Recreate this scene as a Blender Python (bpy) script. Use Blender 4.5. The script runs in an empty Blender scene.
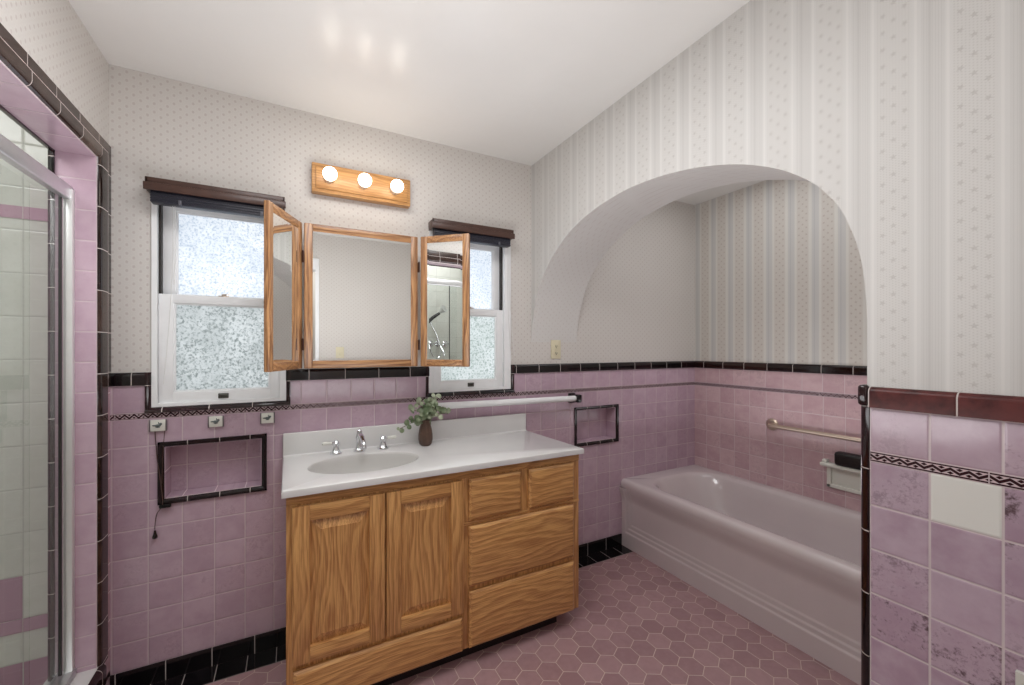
import bpy, bmesh, math, random
from mathutils import Vector, Matrix, noise as mnoise
random.seed(7)
C = bpy.context.scene.collection
PI = math.pi

# ------------------------------------------------------------------ dimensions
YB = 2.14            # tile face of the window wall
XL = -0.614          # left wall face
XR = 1.281           # arch wall face
XR2 = 1.625          # alcove side of the arch wall
XA = 2.7475          # far alcove wall
YF = -1.05           # wall behind the camera
YP = 0.498           # end of the arch opening (pillar edge)
ZC = 2.445           # ceiling
P = 0.1095           # tile pitch
Z0, ZM, ZM2, ZU, ZT = 0.0766, 1.062, 1.086, 1.196, 1.247
PX = 0.109

def lin(c):
    o = []
    for v in c:
        v = v / 255.0
        o.append(v / 12.92 if v <= 0.04045 else ((v + 0.055) / 1.055) ** 2.4)
    return (o[0], o[1], o[2], 1.0)

# ------------------------------------------------------------------ node helpers
class S:
    """a shader socket with arithmetic"""
    def __init__(s, nt, k): s.nt, s.k = nt, k
    def m(s, op, *a, clamp=False):
        n = s.nt.nodes.new('ShaderNodeMath'); n.operation = op; n.use_clamp = clamp
        for i, v in enumerate((s,) + a):
            if isinstance(v, S): s.nt.links.new(v.k, n.inputs[i])
            else: n.inputs[i].default_value = v
        return S(s.nt, n.outputs[0])
    def __add__(s, o): return s.m('ADD', o)
    def __sub__(s, o): return s.m('SUBTRACT', o)
    def __mul__(s, o): return s.m('MULTIPLY', o)
    def __truediv__(s, o): return s.m('DIVIDE', o)
    def floor(s): return s.m('FLOOR')
    def fract(s): return s.m('FRACT')
    def abs(s): return s.m('ABSOLUTE')
    def neg(s): return s.m('MULTIPLY', -1.0)
    def mn(s, o): return s.m('MINIMUM', o)
    def mx(s, o): return s.m('MAXIMUM', o)
    def gt(s, o): return s.m('GREATER_THAN', o)
    def lt(s, o): return s.m('LESS_THAN', o)
    def sin(s): return s.m('SINE')
    def pow(s, o): return s.m('POWER', o)
    def sqrt(s): return s.m('SQRT')
    def smooth(s, a, b, lo=0.0, hi=1.0):
        n = s.nt.nodes.new('ShaderNodeMapRange'); n.interpolation_type = 'SMOOTHSTEP'
        s.nt.links.new(s.k, n.inputs[0])
        for i, v in zip((1, 2, 3, 4), (a, b, lo, hi)): n.inputs[i].default_value = v
        return S(s.nt, n.outputs[0])

class M:
    """a material being built"""
    def __init__(m, name):
        m.mat = bpy.data.materials.new(name); m.mat.use_nodes = True
        m.nt = m.mat.node_tree; m.N = m.nt.nodes; m.L = m.nt.links
        m.b = m.N['Principled BSDF']; m.out = m.N['Material Output']
    def pos(m, obj=False):
        if obj:
            v = m.N.new('ShaderNodeTexCoord').outputs['Object']
        else:
            v = m.N.new('ShaderNodeNewGeometry').outputs['Position']
        s = m.N.new('ShaderNodeSeparateXYZ'); m.L.new(v, s.inputs[0])
        m.p = v
        return [S(m.nt, s.outputs[i]) for i in range(3)]
    def vec(m, x, y, z=0.0):
        n = m.N.new('ShaderNodeCombineXYZ')
        for i, v in enumerate((x, y, z)):
            if isinstance(v, S): m.L.new(v.k, n.inputs[i])
            else: n.inputs[i].default_value = v
        return S(m.nt, n.outputs[0])
    def noise(m, vec, scale=5, detail=2, rough=0.5, dist=0.0):
        n = m.N.new('ShaderNodeTexNoise'); n.inputs['Scale'].default_value = scale
        n.inputs['Detail'].default_value = detail; n.inputs['Roughness'].default_value = rough
        n.inputs['Distortion'].default_value = dist
        m.L.new(vec.k, n.inputs['Vector']); return S(m.nt, n.outputs[0])
    def white(m, vec):
        n = m.N.new('ShaderNodeTexWhiteNoise'); n.noise_dimensions = '3D'
        m.L.new(vec.k, n.inputs['Vector']); return S(m.nt, n.outputs[0])
    def voro(m, vec, scale, feature='F1'):
        n = m.N.new('ShaderNodeTexVoronoi'); n.feature = feature; n.inputs['Scale'].default_value = scale
        m.L.new(vec.k, n.inputs['Vector']); return S(m.nt, n.outputs[0]), S(m.nt, n.outputs[1])
    def mix(m, f, a, b, mode='MIX'):
        n = m.N.new('ShaderNodeMix'); n.data_type = 'RGBA'; n.blend_type = mode
        if isinstance(f, S): m.L.new(f.k, n.inputs[0])
        else: n.inputs[0].default_value = f
        for v, i in ((a, 6), (b, 7)):
            if isinstance(v, S): m.L.new(v.k, n.inputs[i])
            else: n.inputs[i].default_value = v
        return S(m.nt, n.outputs[2])
    def set(m, key, v):
        if isinstance(v, S): m.L.new(v.k, m.b.inputs[key])
        else: m.b.inputs[key].default_value = v
        return m
    def bump(m, h, dist=0.001, strength=1.0):
        n = m.N.new('ShaderNodeBump'); n.inputs['Distance'].default_value = dist
        n.inputs['Strength'].default_value = strength
        m.L.new(h.k, n.inputs['Height']); m.L.new(n.outputs[0], m.b.inputs['Normal']); return m

def plain(name, col, rough=0.5, metal=0.0, var=0.04, scale=40, bump=0.0, **kw):
    m = M(name); m.pos(True); pv = S(m.nt, m.p)
    n = m.noise(pv, scale, 3)
    c = lin(col); d = tuple(max(0, x * (1 - 2 * var)) for x in c[:3]) + (1,); e = tuple(min(1, x * (1 + 2 * var)) for x in c[:3]) + (1,)
    m.set('Base Color', m.mix(n, d, e)); m.set('Roughness', rough); m.set('Metallic', metal)
    for k, v in kw.items(): m.set(k.replace('_', ' '), v)
    if bump: m.bump(n, bump)
    return m.mat

def tile_mat(name, u_ax, u0, v0, pu, pv, cA, cB, grout=(205, 188, 192), gw=0.0014, rough=0.16, mott=0.8,
             dirt=0.25, dirtc=(105, 72, 80), special=None, v_ax=2):
    m = M(name); X = m.pos(); u, v = X[u_ax], X[v_ax]
    a, b = (u - u0) / pu, (v - v0) / pv
    iu, iv = a.floor(), b.floor()
    eu = (a.fract() - 0.5).abs().neg() + 0.5
    ev = (b.fract() - 0.5).abs().neg() + 0.5
    e = (eu * pu).mn(ev * pv)
    t = e.smooth(gw * 0.75, gw * 1.5)
    h = m.white(m.vec(iu, iv, 3.1)); h2 = m.white(m.vec(iu, iv, 9.7))
    q = m.vec(u + h * 7.0, v + h2 * 5.0, h * 3.0)
    n1 = m.noise(q, 14, 4, 0.6); n2 = m.noise(q, 55, 4, 0.7)
    k = (n1 * mott + h * (1 - mott)).smooth(0.25, 0.75)
    col = m.mix(k, lin(cA), lin(cB))
    n5 = m.noise(q, 160, 3, 0.7)
    dm = (n1 * 0.45 + n2 * 0.3 + n5 * 0.25).smooth(0.50, 0.62) * h2.smooth(0.1, 0.8) * dirt
    col = m.mix(dm, col, lin(dirtc))
    if special:
        for (iu0, iv0, c2) in special:
            sel = (iu - iu0).abs().lt(0.5) * (iv - iv0).abs().lt(0.5)
            col = m.mix(sel, col, lin(c2))
    col = m.mix(t, lin(grout), col)
    m.set('Base Color', col)
    m.set('Roughness', t * (rough - 0.8) + 0.8)
    hh = e.smooth(0.0, 0.006) + n1 * 0.15
    m.bump(hh, 0.0012, 0.8)
    return m.mat

def border_mat(name, u_ax, u0, zc, pitch=0.2, far=False):
    m = M(name); X = m.pos(); u, z = X[u_ax], X[2]
    k = 0.0285
    f = ((u - u0) / k).fract()
    tri = ((f - 0.5).abs() * 4.0 - 1.0) * (0.0068 if far else 0.0044)
    d = (z - zc - tri).abs()
    zig = d.smooth(0.0028, 0.0038, 1, 0)
    line = ((z - zc).abs() - 0.0098).abs().smooth(0.0013, 0.0019, 1, 0)
    f2 = ((u - u0) / k + 0.5).fract()
    dt = None
    for ff, s in ((f, 1), (f2, -1)):
        dd = ((ff - 0.5).abs() * (k * 0.62) + (z - zc - 0.0045 * s).abs())
        w = dd.smooth(0.0030, 0.0040, 1, 0)
        dt = w if dt is None else dt.mx(w)
    if far: line = line * 0.75; zig = d.smooth(0.0036, 0.0050, 1, 0)
    dark = zig.mx(line).mx(dt)
    j = (((u - u0) / pitch).fract() - 0.5).abs().smooth(0.493, 0.497)
    col = m.mix(dark, lin((212, 190, 196)), lin((50, 18, 26)))
    col = m.mix(j, col, lin((205, 190, 194)))
    m.set('Base Color', col); m.set('Roughness', 0.2)
    return m.mat

def trim_mat(name, ax, u0, pitch, cA=(14, 10, 12), cB=(60, 28, 30), var=0.55, rough=0.09, grout=(200, 190, 186)):
    """glazed trim tiles with a joint every pitch along axis ax"""
    m = M(name); X = m.pos(); u = X[ax]
    a = (u - u0) / pitch; e = ((a.fract() - 0.5).abs().neg() + 0.5) * pitch
    t = e.smooth(0.0009, 0.0018)
    pv = S(m.nt, m.p); n = m.noise(pv, 22, 4, 0.6); h = m.white(m.vec(a.floor(), 1.0, 2.0))
    k = (n * 1.1 + h * 0.5 - 0.35).smooth(0.25, 0.85) * var
    m.set('Base Color', m.mix(t, lin(grout), m.mix(k, lin(cA), lin(cB))))
    m.set('Roughness', t * (rough - 0.7) + 0.7)
    m.bump(e.smooth(0, 0.004) + n * 0.2, 0.001, 0.7)
    if rough > 0.25: m.b.inputs['Specular IOR Level'].default_value = 0.22
    return m.mat

def dots_mat(name, ax_u, ax_v, base=(211, 207, 202), dot=(178, 164, 160)):
    m = M(name); X = m.pos(); u, v = X[ax_u], X[ax_v]
    px, pv = 0.042, 0.034
    best = None
    for o in (0.0, 0.5):
        a = ((u / px + o).fract() - 0.5) * px
        b = ((v / pv + o).fract() - 0.5) * pv
        d = (a * a + b * b * 0.6).sqrt()
        best = d if best is None else best.mn(d)
    pvv = S(m.nt, m.p); n = m.noise(pvv, 240, 2)
    k = (best + (n - 0.5) * 0.004).smooth(0.0028, 0.0062, 0.50, 0)
    ring = (best - 0.011).abs().smooth(0.0, 0.004, 0.10, 0)
    big = m.noise(pvv, 3.0, 2)
    b0 = m.mix(big, lin(base), lin(tuple(x - 5 for x in base)))
    m.set('Base Color', m.mix(k.mx(ring), b0, lin(dot))); m.set('Roughness', 0.55)
    m.bump(n + k.neg(), 0.0004, 0.5)
    return m.mat

def stripe_mat(name, ax_u, u0, base=(207, 203, 198), strong=1.0, band=(196, 190, 181), line=(182, 180, 180), fl=(160, 148, 146)):
    m = M(name); X = m.pos(); u, v = X[ax_u], X[2]
    W = 0.1340
    a = ((u - u0) / W).fract() * W           # stripe centred at 0.0195
    st = (a - 0.0195).abs().smooth(0.0185, 0.0200, 1, 0)
    lines = ((a / 0.0049).fract() - 0.5).abs().smooth(0.30, 0.42)
    core = (a - 0.0245).abs().smooth(0.0028, 0.0036, 1, 0)
    fb = (a - 0.0885).abs().smooth(0.0300, 0.0345, 1, 0)       # floral band
    edge = ((a - 0.0885).abs() - 0.040).abs().smooth(0.0015, 0.0035, 1, 0)
    # flowers: three columns, staggered
    c = (a - 0.0885) / 0.0205
    ci = (c + 0.5).floor()
    cu = (c - ci) * 0.0205
    cv = (((v / 0.0415) + ci * 0.47).fract() - 0.5) * 0.0415
    pvv = S(m.nt, m.p); n = m.noise(pvv, 330, 2); n2 = m.noise(pvv, 170, 2)
    an = cu.m('ARCTAN2', cv + (n - 0.5) * 0.004)
    lobes = (an * 2.5 + ci * 1.3).sin().abs()
    d = (cu * cu + cv * cv).sqrt() * (lobes * 0.9 + 0.75) + (n2 - 0.5) * 0.004
    flo = d.smooth(0.0040, 0.0075, 1, 0) * ci.abs().lt(1.5) * fb
    # fine dotted ground between the flowers
    gu = ((a / 0.0058).fract() - 0.5); gv = ((v / 0.0062 + (a / 0.0058).floor() * 0.5).fract() - 0.5)
    g = (gu * gu + gv * gv).sqrt().smooth(0.16, 0.34, 1, 0) * fb
    base_c = m.mix(fb * (0.55 * strong), lin(base), lin(band))
    col = m.mix(st * (0.45 * strong), base_c, lin(line))
    col = m.mix(lines * st * (0.35 * strong), col, lin(tuple(x - 18 for x in line)))
    col = m.mix(core * (0.30 * strong), col, lin(tuple(x - 22 for x in line)))
    col = m.mix(edge * 0.35, col, lin((216, 213, 209)))
    col = m.mix(flo * (0.62 * strong), col, lin(fl))
    col = m.mix(g * (0.42 * strong), col, lin(fl))
    m.set('Base Color', col); m.set('Roughness', 0.5)
    m.bump(n * 0.4 + flo.neg(), 0.0004, 0.5)
    return m.mat

def hex_mat(name):
    m = M(name); X = m.pos()
    sp = 0.0985
    x = (X[0] - 1.101) / sp; y = (X[1] - 1.355) / sp
    R3 = math.sqrt(3)
    ky = 1.0 * R3 * sp / (2 * 0.0858)   # tiny row stretch
    y = y * ky
    ax = (x + 0.5).fract() - 0.5; ay = ((y / R3 + 0.5).fract() - 0.5) * R3
    bx = x.fract() - 0.5; by = ((y / R3).fract() - 0.5) * R3
    sel = (ax * ax + ay * ay).lt(bx * bx + by * by)
    inv = sel.neg() + 1.0
    gx = ax * sel + bx * inv; gy = ay * sel + by * inv
    e = ((gx.abs()).mx(gx.abs() * 0.5 + gy.abs() * (R3 / 2))).neg() + 0.5
    e = e * sp
    idx, idy = x - gx, y - gy
    h = m.white(m.vec((idx * 2 + 0.25).floor(), (idy * 2.0 / R3 + 0.25).floor(), 0.5))
    pv = S(m.nt, m.p); n = m.noise(pv, 30, 4, 0.6); n3 = m.noise(pv, 260, 2)
    t = e.smooth(0.0009, 0.0019)
    col = m.mix((n * 0.6 + h * 0.5).smooth(0.25, 0.85), lin((152, 119, 123)), lin((172, 139, 142)))
    m.set('Base Color', m.mix(t, lin((208, 188, 178)), col))
    m.set('Roughness', t * -0.35 + 0.75)
    m.bump(e.smooth(0, 0.004) + n3 * 0.12, 0.0012, 0.7)
    return m.mat

def oak_mat(name, along, cL=(222, 170, 106), cD=(170, 116, 66), rough=0.38, freq=1.0):
    """oak with grain along object axis 0/1/2"""
    m = M(name); X = m.pos(True)
    oi = m.N.new('ShaderNodeObjectInfo'); r = S(m.nt, oi.outputs['Random'])
    g = X[along]; o = [X[i] for i in range(3) if i != along]
    o1 = o[0] + o[1] * 0.7 if along != 2 else o[0] + o[1] * 0.7
    o2 = o[1] if along == 2 else o[1]
    q = m.vec(g * 1.1 + r * 17.0, (X[0] if along != 0 else X[1]) * 5.0 + r * 5.0, (X[2] if along != 2 else X[1]) * 5.0)
    big = m.noise(q, 1.6, 2, 0.5)
    v = (o[0] if along == 2 else o[1])
    ring = ((v * 34.0 * freq + big * 7.0 + r * 9.0)).fract()
    ring = ring.smooth(0.0, 0.8) * ring.smooth(0.82, 1.0, 1, 0)
    q2 = m.vec(g * 9.0 + r * 3.0, (X[0] if along != 0 else X[1]) * 300.0, (X[2] if along != 2 else X[1]) * 300.0)
    pores = m.noise(q2, 1.0, 3, 0.6)
    q3 = m.vec(g * 3.0, (X[0] if along != 0 else X[1]) * 60.0 + r * 8.0, (X[2] if along != 2 else X[1]) * 60.0)
    streak = m.noise(q3, 1.0, 3, 0.6)
    k = ring * 0.42 + streak * 0.5 + pores.smooth(0.42, 0.62) * 0.42 - 0.08
    col = m.mix(k.smooth(0.1, 1.05), lin(cL), lin(cD))
    m.set('Base Color', col); m.set('Roughness', rough)
    m.b.inputs['Coat Weight'].default_value = 0.25; m.b.inputs['Coat Roughness'].default_value = 0.2
    m.bump(k.neg(), 0.0004, 0.6)
    return m.mat

def pane_mat(name, col, dark, scale=190):
    """pebbled obscure glass lit from outside"""
    m = M(name); m.pos(); pv = S(m.nt, m.p)
    d, c = m.voro(pv, scale); n = m.noise(pv, scale * 0.9, 3, 0.7); n2 = m.noise(pv, 6, 2)
    k = (n + d * 0.2).smooth(0.42, 0.66)
    cc = m.mix(k, lin(dark), lin(col)); cc = m.mix(n2.smooth(0.3, 0.8) * 0.3, cc, lin(dark))  # sparkle of the pebbled glass put into the translucent colour
    tr = m.N.new('ShaderNodeBsdfTranslucent'); m.L.new(cc.k, tr.inputs[0])
    gl = m.N.new('ShaderNodeBsdfGlossy'); gl.inputs['Roughness'].default_value = 0.2
    bp = m.N.new('ShaderNodeBump'); bp.inputs['Distance'].default_value = 0.003; m.L.new(k.k, bp.inputs['Height'])
    m.L.new(bp.outputs[0], gl.inputs['Normal'])
    mx = m.N.new('ShaderNodeMixShader'); mx.inputs[0].default_value = 0.07
    m.L.new(tr.outputs[0], mx.inputs[1]); m.L.new(gl.outputs[0], mx.inputs[2]); m.L.new(mx.outputs[0], m.out.inputs[0])
    return m.mat

def clear_glass(name):
    m = M(name); m.pos(True); pv = S(m.nt, m.p)
    n = m.noise(pv, 3, 2)
    tr = m.N.new('ShaderNodeBsdfTransparent'); m.L.new(m.mix(n, (0.90, 0.93, 0.92, 1), (0.93, 0.95, 0.94, 1)).k, tr.inputs[0])
    gl = m.N.new('ShaderNodeBsdfGlossy'); gl.inputs['Roughness'].default_value = 0.02
    fr = m.N.new('ShaderNodeLayerWeight'); fr.inputs[0].default_value = 0.5
    f = S(m.nt, fr.outputs[1]).pow(4.0) * 0.8 + 0.05
    mx = m.N.new('ShaderNodeMixShader'); m.L.new(f.k, mx.inputs[0])
    m.L.new(tr.outputs[0], mx.inputs[1]); m.L.new(gl.outputs[0], mx.inputs[2]); m.L.new(mx.outputs[0], m.out.inputs[0])
    return m.mat

# ------------------------------------------------------------------ materials
PA, PB = (170, 132, 152), (196, 162, 180)
T_back = tile_mat('pink_tile_window_wall', 0, -0.609, Z0, PX, P, (180, 154, 169), (198, 173, 187))
T_backU = tile_mat('pink_tile_window_wall_top', 0, -0.609 - 0.0, ZM2, PX, P, (180, 154, 169), (198, 173, 187))
T_alc = tile_mat('pink_tile_alcove_wall', 1, 2.0378, Z0, P, P, (188, 156, 162), (208, 180, 184), dirt=0.3)
T_alcU = tile_mat('pink_tile_alcove_wall_top', 1, 2.0378 + 0.004, ZM2, P, P, (188, 156, 162), (208, 180, 184))
T_near = tile_mat('pink_tile_near_wall', 1, 0.3803, Z0, P, P, (178, 152, 170), (202, 182, 197), gw=0.0018, dirt=0.95,
                  dirtc=(98, 76, 82), special=[(-1, 8, (238, 239, 234))], grout=(216, 204, 206))
T_nearU = tile_mat('pink_tile_near_wall_top', 1, 0.3803, ZM2, P, P, (182, 158, 172), (202, 182, 194), gw=0.0018, dirt=0.6,
                   dirtc=(104, 80, 86), grout=(216, 204, 206))
T_left = tile_mat('pink_tile_left_wall', 1, 2.09, Z0, P, P, (176, 144, 154), (194, 164, 174))
T_jamb = tile_mat('pink_tile_shower_jamb', 0, XL + 0.0, 0.10, 0.2, 0.1085, (188, 160, 176), (202, 176, 190), dirt=0.1)
T_soff = tile_mat('pink_tile_shower_soffit', 1, 2.017, XL, 0.152, 0.152, (192, 166, 180), (205, 180, 194), dirt=0.1, v_ax=0)
T_shY = tile_mat('white_tile_shower_end', 0, -0.856, 0.046, 0.1527, 0.157, (205, 206, 198), (216, 217, 210), grout=(186, 186, 180), dirt=0.05,
                 special=[(-1, 2, (176, 140, 158)), (-2, 2, (176, 140, 158)), (-1, 0, (170, 132, 150)), (0, 0, (170, 132, 150)), (-2, 0, (170, 132, 150))])
T_shX = tile_mat('white_tile_shower_side', 1, 2.14, 0.046, 0.1527, 0.157, (205, 206, 198), (216, 217, 210), grout=(186, 186, 180), dirt=0.05)
T_linerY = tile_mat('pink_liner_shower', 0, -0.856, 0.312, 0.1527, 0.5, (178, 142, 160), (186, 150, 168), dirt=0.05, grout=(190, 170, 176))
B_back = border_mat('zigzag_border_window_wall', 0, -0.6, (ZM + ZM2) / 2, far=True)
B_alc = border_mat('zigzag_border_alcove', 1, 0.29, (ZM + ZM2) / 2, far=True)
B_side = border_mat('zigzag_border_side_wall', 1, 0.29, (ZM + ZM2) / 2)
K_capX = trim_mat('black_cap_window_wall', 0, 1.334 - 0.157 * 20, 0.157, cB=(46, 22, 26))
K_capA = trim_mat('black_cap_alcove', 1, 1.745, 0.1555, cA=(26, 12, 12), cB=(58, 30, 24))
K_capN = trim_mat('maroon_cap_near_wall', 1, 0.335, 0.155, cA=(44, 16, 18), cB=(100, 50, 48), var=0.9, rough=0.30)
K_z = trim_mat('black_trim_upright', 2, 0.884, 0.157)
K_zb = trim_mat('black_trim_window_side', 2, 1.195, 0.3)
K_sh = trim_mat('brown_trim_shower_upright', 2, 0.19, 0.1515, cA=(34, 22, 20), cB=(78, 58, 50), var=0.8)
K_shb = trim_mat('black_trim_shower_upright_low', 2, 0.19, 0.1515)
K_shy = trim_mat('brown_trim_shower_header', 1, 2.03, 0.155, cA=(52, 36, 32), cB=(92, 72, 62), var=0.9)
K_base = trim_mat('black_base_tile', 0, -0.598, 0.1537, cA=(8, 7, 9), cB=(26, 20, 24), var=0.4)
K_floor = tile_mat('black_floor_edge_tile', 0, -0.162, 2.028, 0.1095, 0.13, (8, 7, 9), (26, 20, 24), grout=(150, 140, 138), dirt=0, rough=0.1, v_ax=1)
K_trimw = trim_mat('black_trim_below_window', 0, -0.455, 0.155)
D_y = dots_mat('dotted_wallpaper_window_wall', 0, 2)
D_x = dots_mat('dotted_wallpaper_side_wall', 1, 2)
D_arch = dots_mat('dotted_wallpaper_arch', 0, 2, base=(214, 212, 209), dot=(196, 188, 184))
ST_n = stripe_mat('striped_wallpaper', 1, 0.358, base=(200, 198, 195), strong=0.62, band=(196, 193, 189), line=(184, 181, 178), fl=(160, 154, 150))
ST_a = stripe_mat('striped_wallpaper_alcove', 1, 0.358, base=(212, 209, 202), strong=0.95, band=(202, 195, 187), line=(186, 186, 188), fl=(170, 154, 146))
HEX = hex_mat('pink_hexagon_floor')
CEIL = plain('ceiling_paint', (226, 224, 221), 0.26, var=0.012, scale=4, bump=0.004)
WHITE = plain('white_paint', (236, 237, 238), 0.35, var=0.02, scale=30)
CREAM = plain('aged_white_paint', (212, 206, 196), 0.4, var=0.03, scale=30)
PORC = plain('white_porcelain', (222, 222, 214), 0.12, var=0.015, scale=20)
TUB = plain('lilac_enamel', (206, 195, 196), 0.13, var=0.02, scale=6, Coat_Weight=0.5)
MARB = plain('white_cultured_marble', (216, 215, 214), 0.22, var=0.02, scale=8, Coat_Weight=0.3)
BASIN = plain('grey_white_basin', (192, 190, 187), 0.25, var=0.015, scale=8)
CHROME = plain('chrome', (225, 227, 230), 0.08, 1.0, var=0.01)
SATIN = plain('satin_aluminium', (222, 223, 225), 0.30, 0.85, var=0.03)
NICK = plain('brushed_nickel', (205, 188, 172), 0.3, 1.0, var=0.03)
BLACK = plain('black_plastic', (16, 12, 13), 0.25, var=0.1)
GASK = plain('dark_gasket', (40, 36, 34), 0.5, var=0.1)
BRONZE = plain('dark_bronze_hinge', (60, 32, 22), 0.35, 0.6, var=0.1)
NAVY = plain('dark_navy_blind', (38, 38, 50), 0.4, var=0.08)
BRWN = plain('dark_brown_wood', (74, 50, 42), 0.35, var=0.18, scale=25)
CORD = plain('brown_cord', (84, 62, 56), 0.8, var=0.2)
WCORD = plain('white_cord', (222, 222, 220), 0.8, var=0.05)
OAKV = oak_mat('oak_vertical_grain', 2)
OAKX = oak_mat('oak_horizontal_grain', 0)
OAKM = oak_mat('oak_mirror_stiles', 2, cL=(178, 132, 88), cD=(112, 72, 42), freq=1.5)
OAKMX = oak_mat('oak_mirror_rails', 0, cL=(178, 132, 88), cD=(112, 72, 42), freq=1.5)
OAKL = oak_mat('oak_light_bar', 0, cL=(196, 148, 92), cD=(156, 108, 60), freq=2.0)
DARK = plain('toe_kick_black', (26, 18, 18), 0.5, var=0.1)
IVORY = plain('ivory_plastic', (214, 206, 178), 0.35, var=0.02)
VASE = plain('brown_ribbed_vase', (84, 62, 50), 0.35, var=0.25, scale=30)
LEAF = plain('dusty_green_leaf', (120, 138, 106), 0.5, var=0.25, scale=25)
STEM = plain('reddish_stem', (96, 82, 62), 0.6, var=0.15)
PANE_T = pane_mat('obscure_glass_upper', (255, 255, 255), (206, 214, 224), 110)
PANE_B = pane_mat('obscure_glass_lower', (240, 241, 240), (164, 170, 168), 120)  # lower panes tinted darker: dimmer light from outside put into the colour
PANE_B2 = pane_mat('obscure_glass_lower_garden', (250, 251, 250), (178, 188, 182), 120)
GLASS = clear_glass('clear_shower_glass')
m = M('mirror_silver'); m.pos(True)
m.set('Base Color', m.mix(m.noise(S(m.nt, m.p), 3), (0.90, 0.92, 0.91, 1), (0.93, 0.94, 0.93, 1))); m.set('Metallic', 1.0); m.set('Roughness', 0.0)
MIRROR = m.mat
def glow(name, col, s):
    m = M(name); m.pos(True)
    m.set('Emission Color', m.mix(m.noise(S(m.nt, m.p), 20), lin(col), lin(col))); m.set('Emission Strength', s)
    m.set('Base Color', lin(col)); return m.mat
BULB = glow('frosted_bulb', (255, 244, 226), 6.0)
LAMPG = glow('added_lamp_glass', (255, 248, 238), 5.0)  # glowing glass of the added overhead lamp

# ------------------------------------------------------------------ mesh helpers
def merge(bm, t, mi=0):
    if mi:
        for f in t.faces: f.material_index = mi
    me = bpy.data.meshes.new('tmp'); t.to_mesh(me); t.free(); bm.from_mesh(me); bpy.data.meshes.remove(me)
def box(bm, x0, x1, y0, y1, z0, z1, bev=0.0, seg=2, mi=0, mat=None):
    t = bmesh.new(); bmesh.ops.create_cube(t, size=1)
    for v in t.verts:
        v.co = Vector((x0 + (v.co.x + .5) * (x1 - x0), y0 + (v.co.y + .5) * (y1 - y0), z0 + (v.co.z + .5) * (z1 - z0)))
    if bev > 0:
        bmesh.ops.bevel(t, geom=t.edges[:], offset=bev, segments=seg, profile=0.5, affect='EDGES')
    if mat is not None: bmesh.ops.transform(t, matrix=mat, verts=t.verts)
    merge(bm, t, mi)
def tube(bm, pts, r, seg=12, cap=True, mi=0):
    t = bmesh.new(); pts = [Vector(p) for p in pts]; rings = []
    rr = r if isinstance(r, (list, tuple)) else [r] * len(pts)
    up = Vector((0, 0, 1))
    for i, p in enumerate(pts):
        d = (pts[min(i + 1, len(pts) - 1)] - pts[max(i - 1, 0)]).normalized()
        a = d.cross(up)
        if a.length < 1e-3: a = d.cross(Vector((1, 0, 0)))
        a.normalize(); b = d.cross(a).normalized()
        rings.append([t.verts.new(p + (a * math.cos(2 * PI * k / seg) + b * math.sin(2 * PI * k / seg)) * rr[i]) for k in range(seg)])
    for i in range(len(rings) - 1):
        for k in range(seg):
            t.faces.new((rings[i][k], rings[i][(k + 1) % seg], rings[i + 1][(k + 1) % seg], rings[i + 1][k]))
    if cap: t.faces.new(rings[0]); t.faces.new(rings[-1])
    bmesh.ops.recalc_face_normals(t, faces=t.faces); merge(bm, t, mi)
def lathe(bm, prof, c, axis='Z', seg=32, ribs=0, amp=0.0):
    """prof = [(radius, height)] turned about an axis through c"""
    t = bmesh.new(); c = Vector(c); rings = []
    for r, h in prof:
        ring = []
        for k in range(seg):
            an = 2 * PI * k / seg; q = r * (1 + amp * math.cos(ribs * an)) if ribs else r
            a, b = q * math.cos(an), q * math.sin(an)
            v = {'Z': Vector((a, b, h)), 'Y': Vector((a, h, b)), 'X': Vector((h, a, b))}[axis]
            ring.append(t.verts.new(c + v))
        rings.append(ring)
    for i in range(len(rings) - 1):
        for k in range(seg):
            t.faces.new((rings[i][k], rings[i][(k + 1) % seg], rings[i + 1][(k + 1) % seg], rings[i + 1][k]))
    t.faces.new(rings[0]); t.faces.new(rings[-1])
    bmesh.ops.remove_doubles(t, verts=t.verts, dist=1e-6)
    bmesh.ops.recalc_face_normals(t, faces=t.faces); merge(bm, t)
def sphere(bm, c, r, seg=24, sc=(1, 1, 1)):
    t = bmesh.new(); bmesh.ops.create_uvsphere(t, u_segments=seg, v_segments=seg // 2, radius=r)
    for v in t.verts: v.co = Vector((v.co.x * sc[0], v.co.y * sc[1], v.co.z * sc[2])) + Vector(c)
    merge(bm, t)
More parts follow.
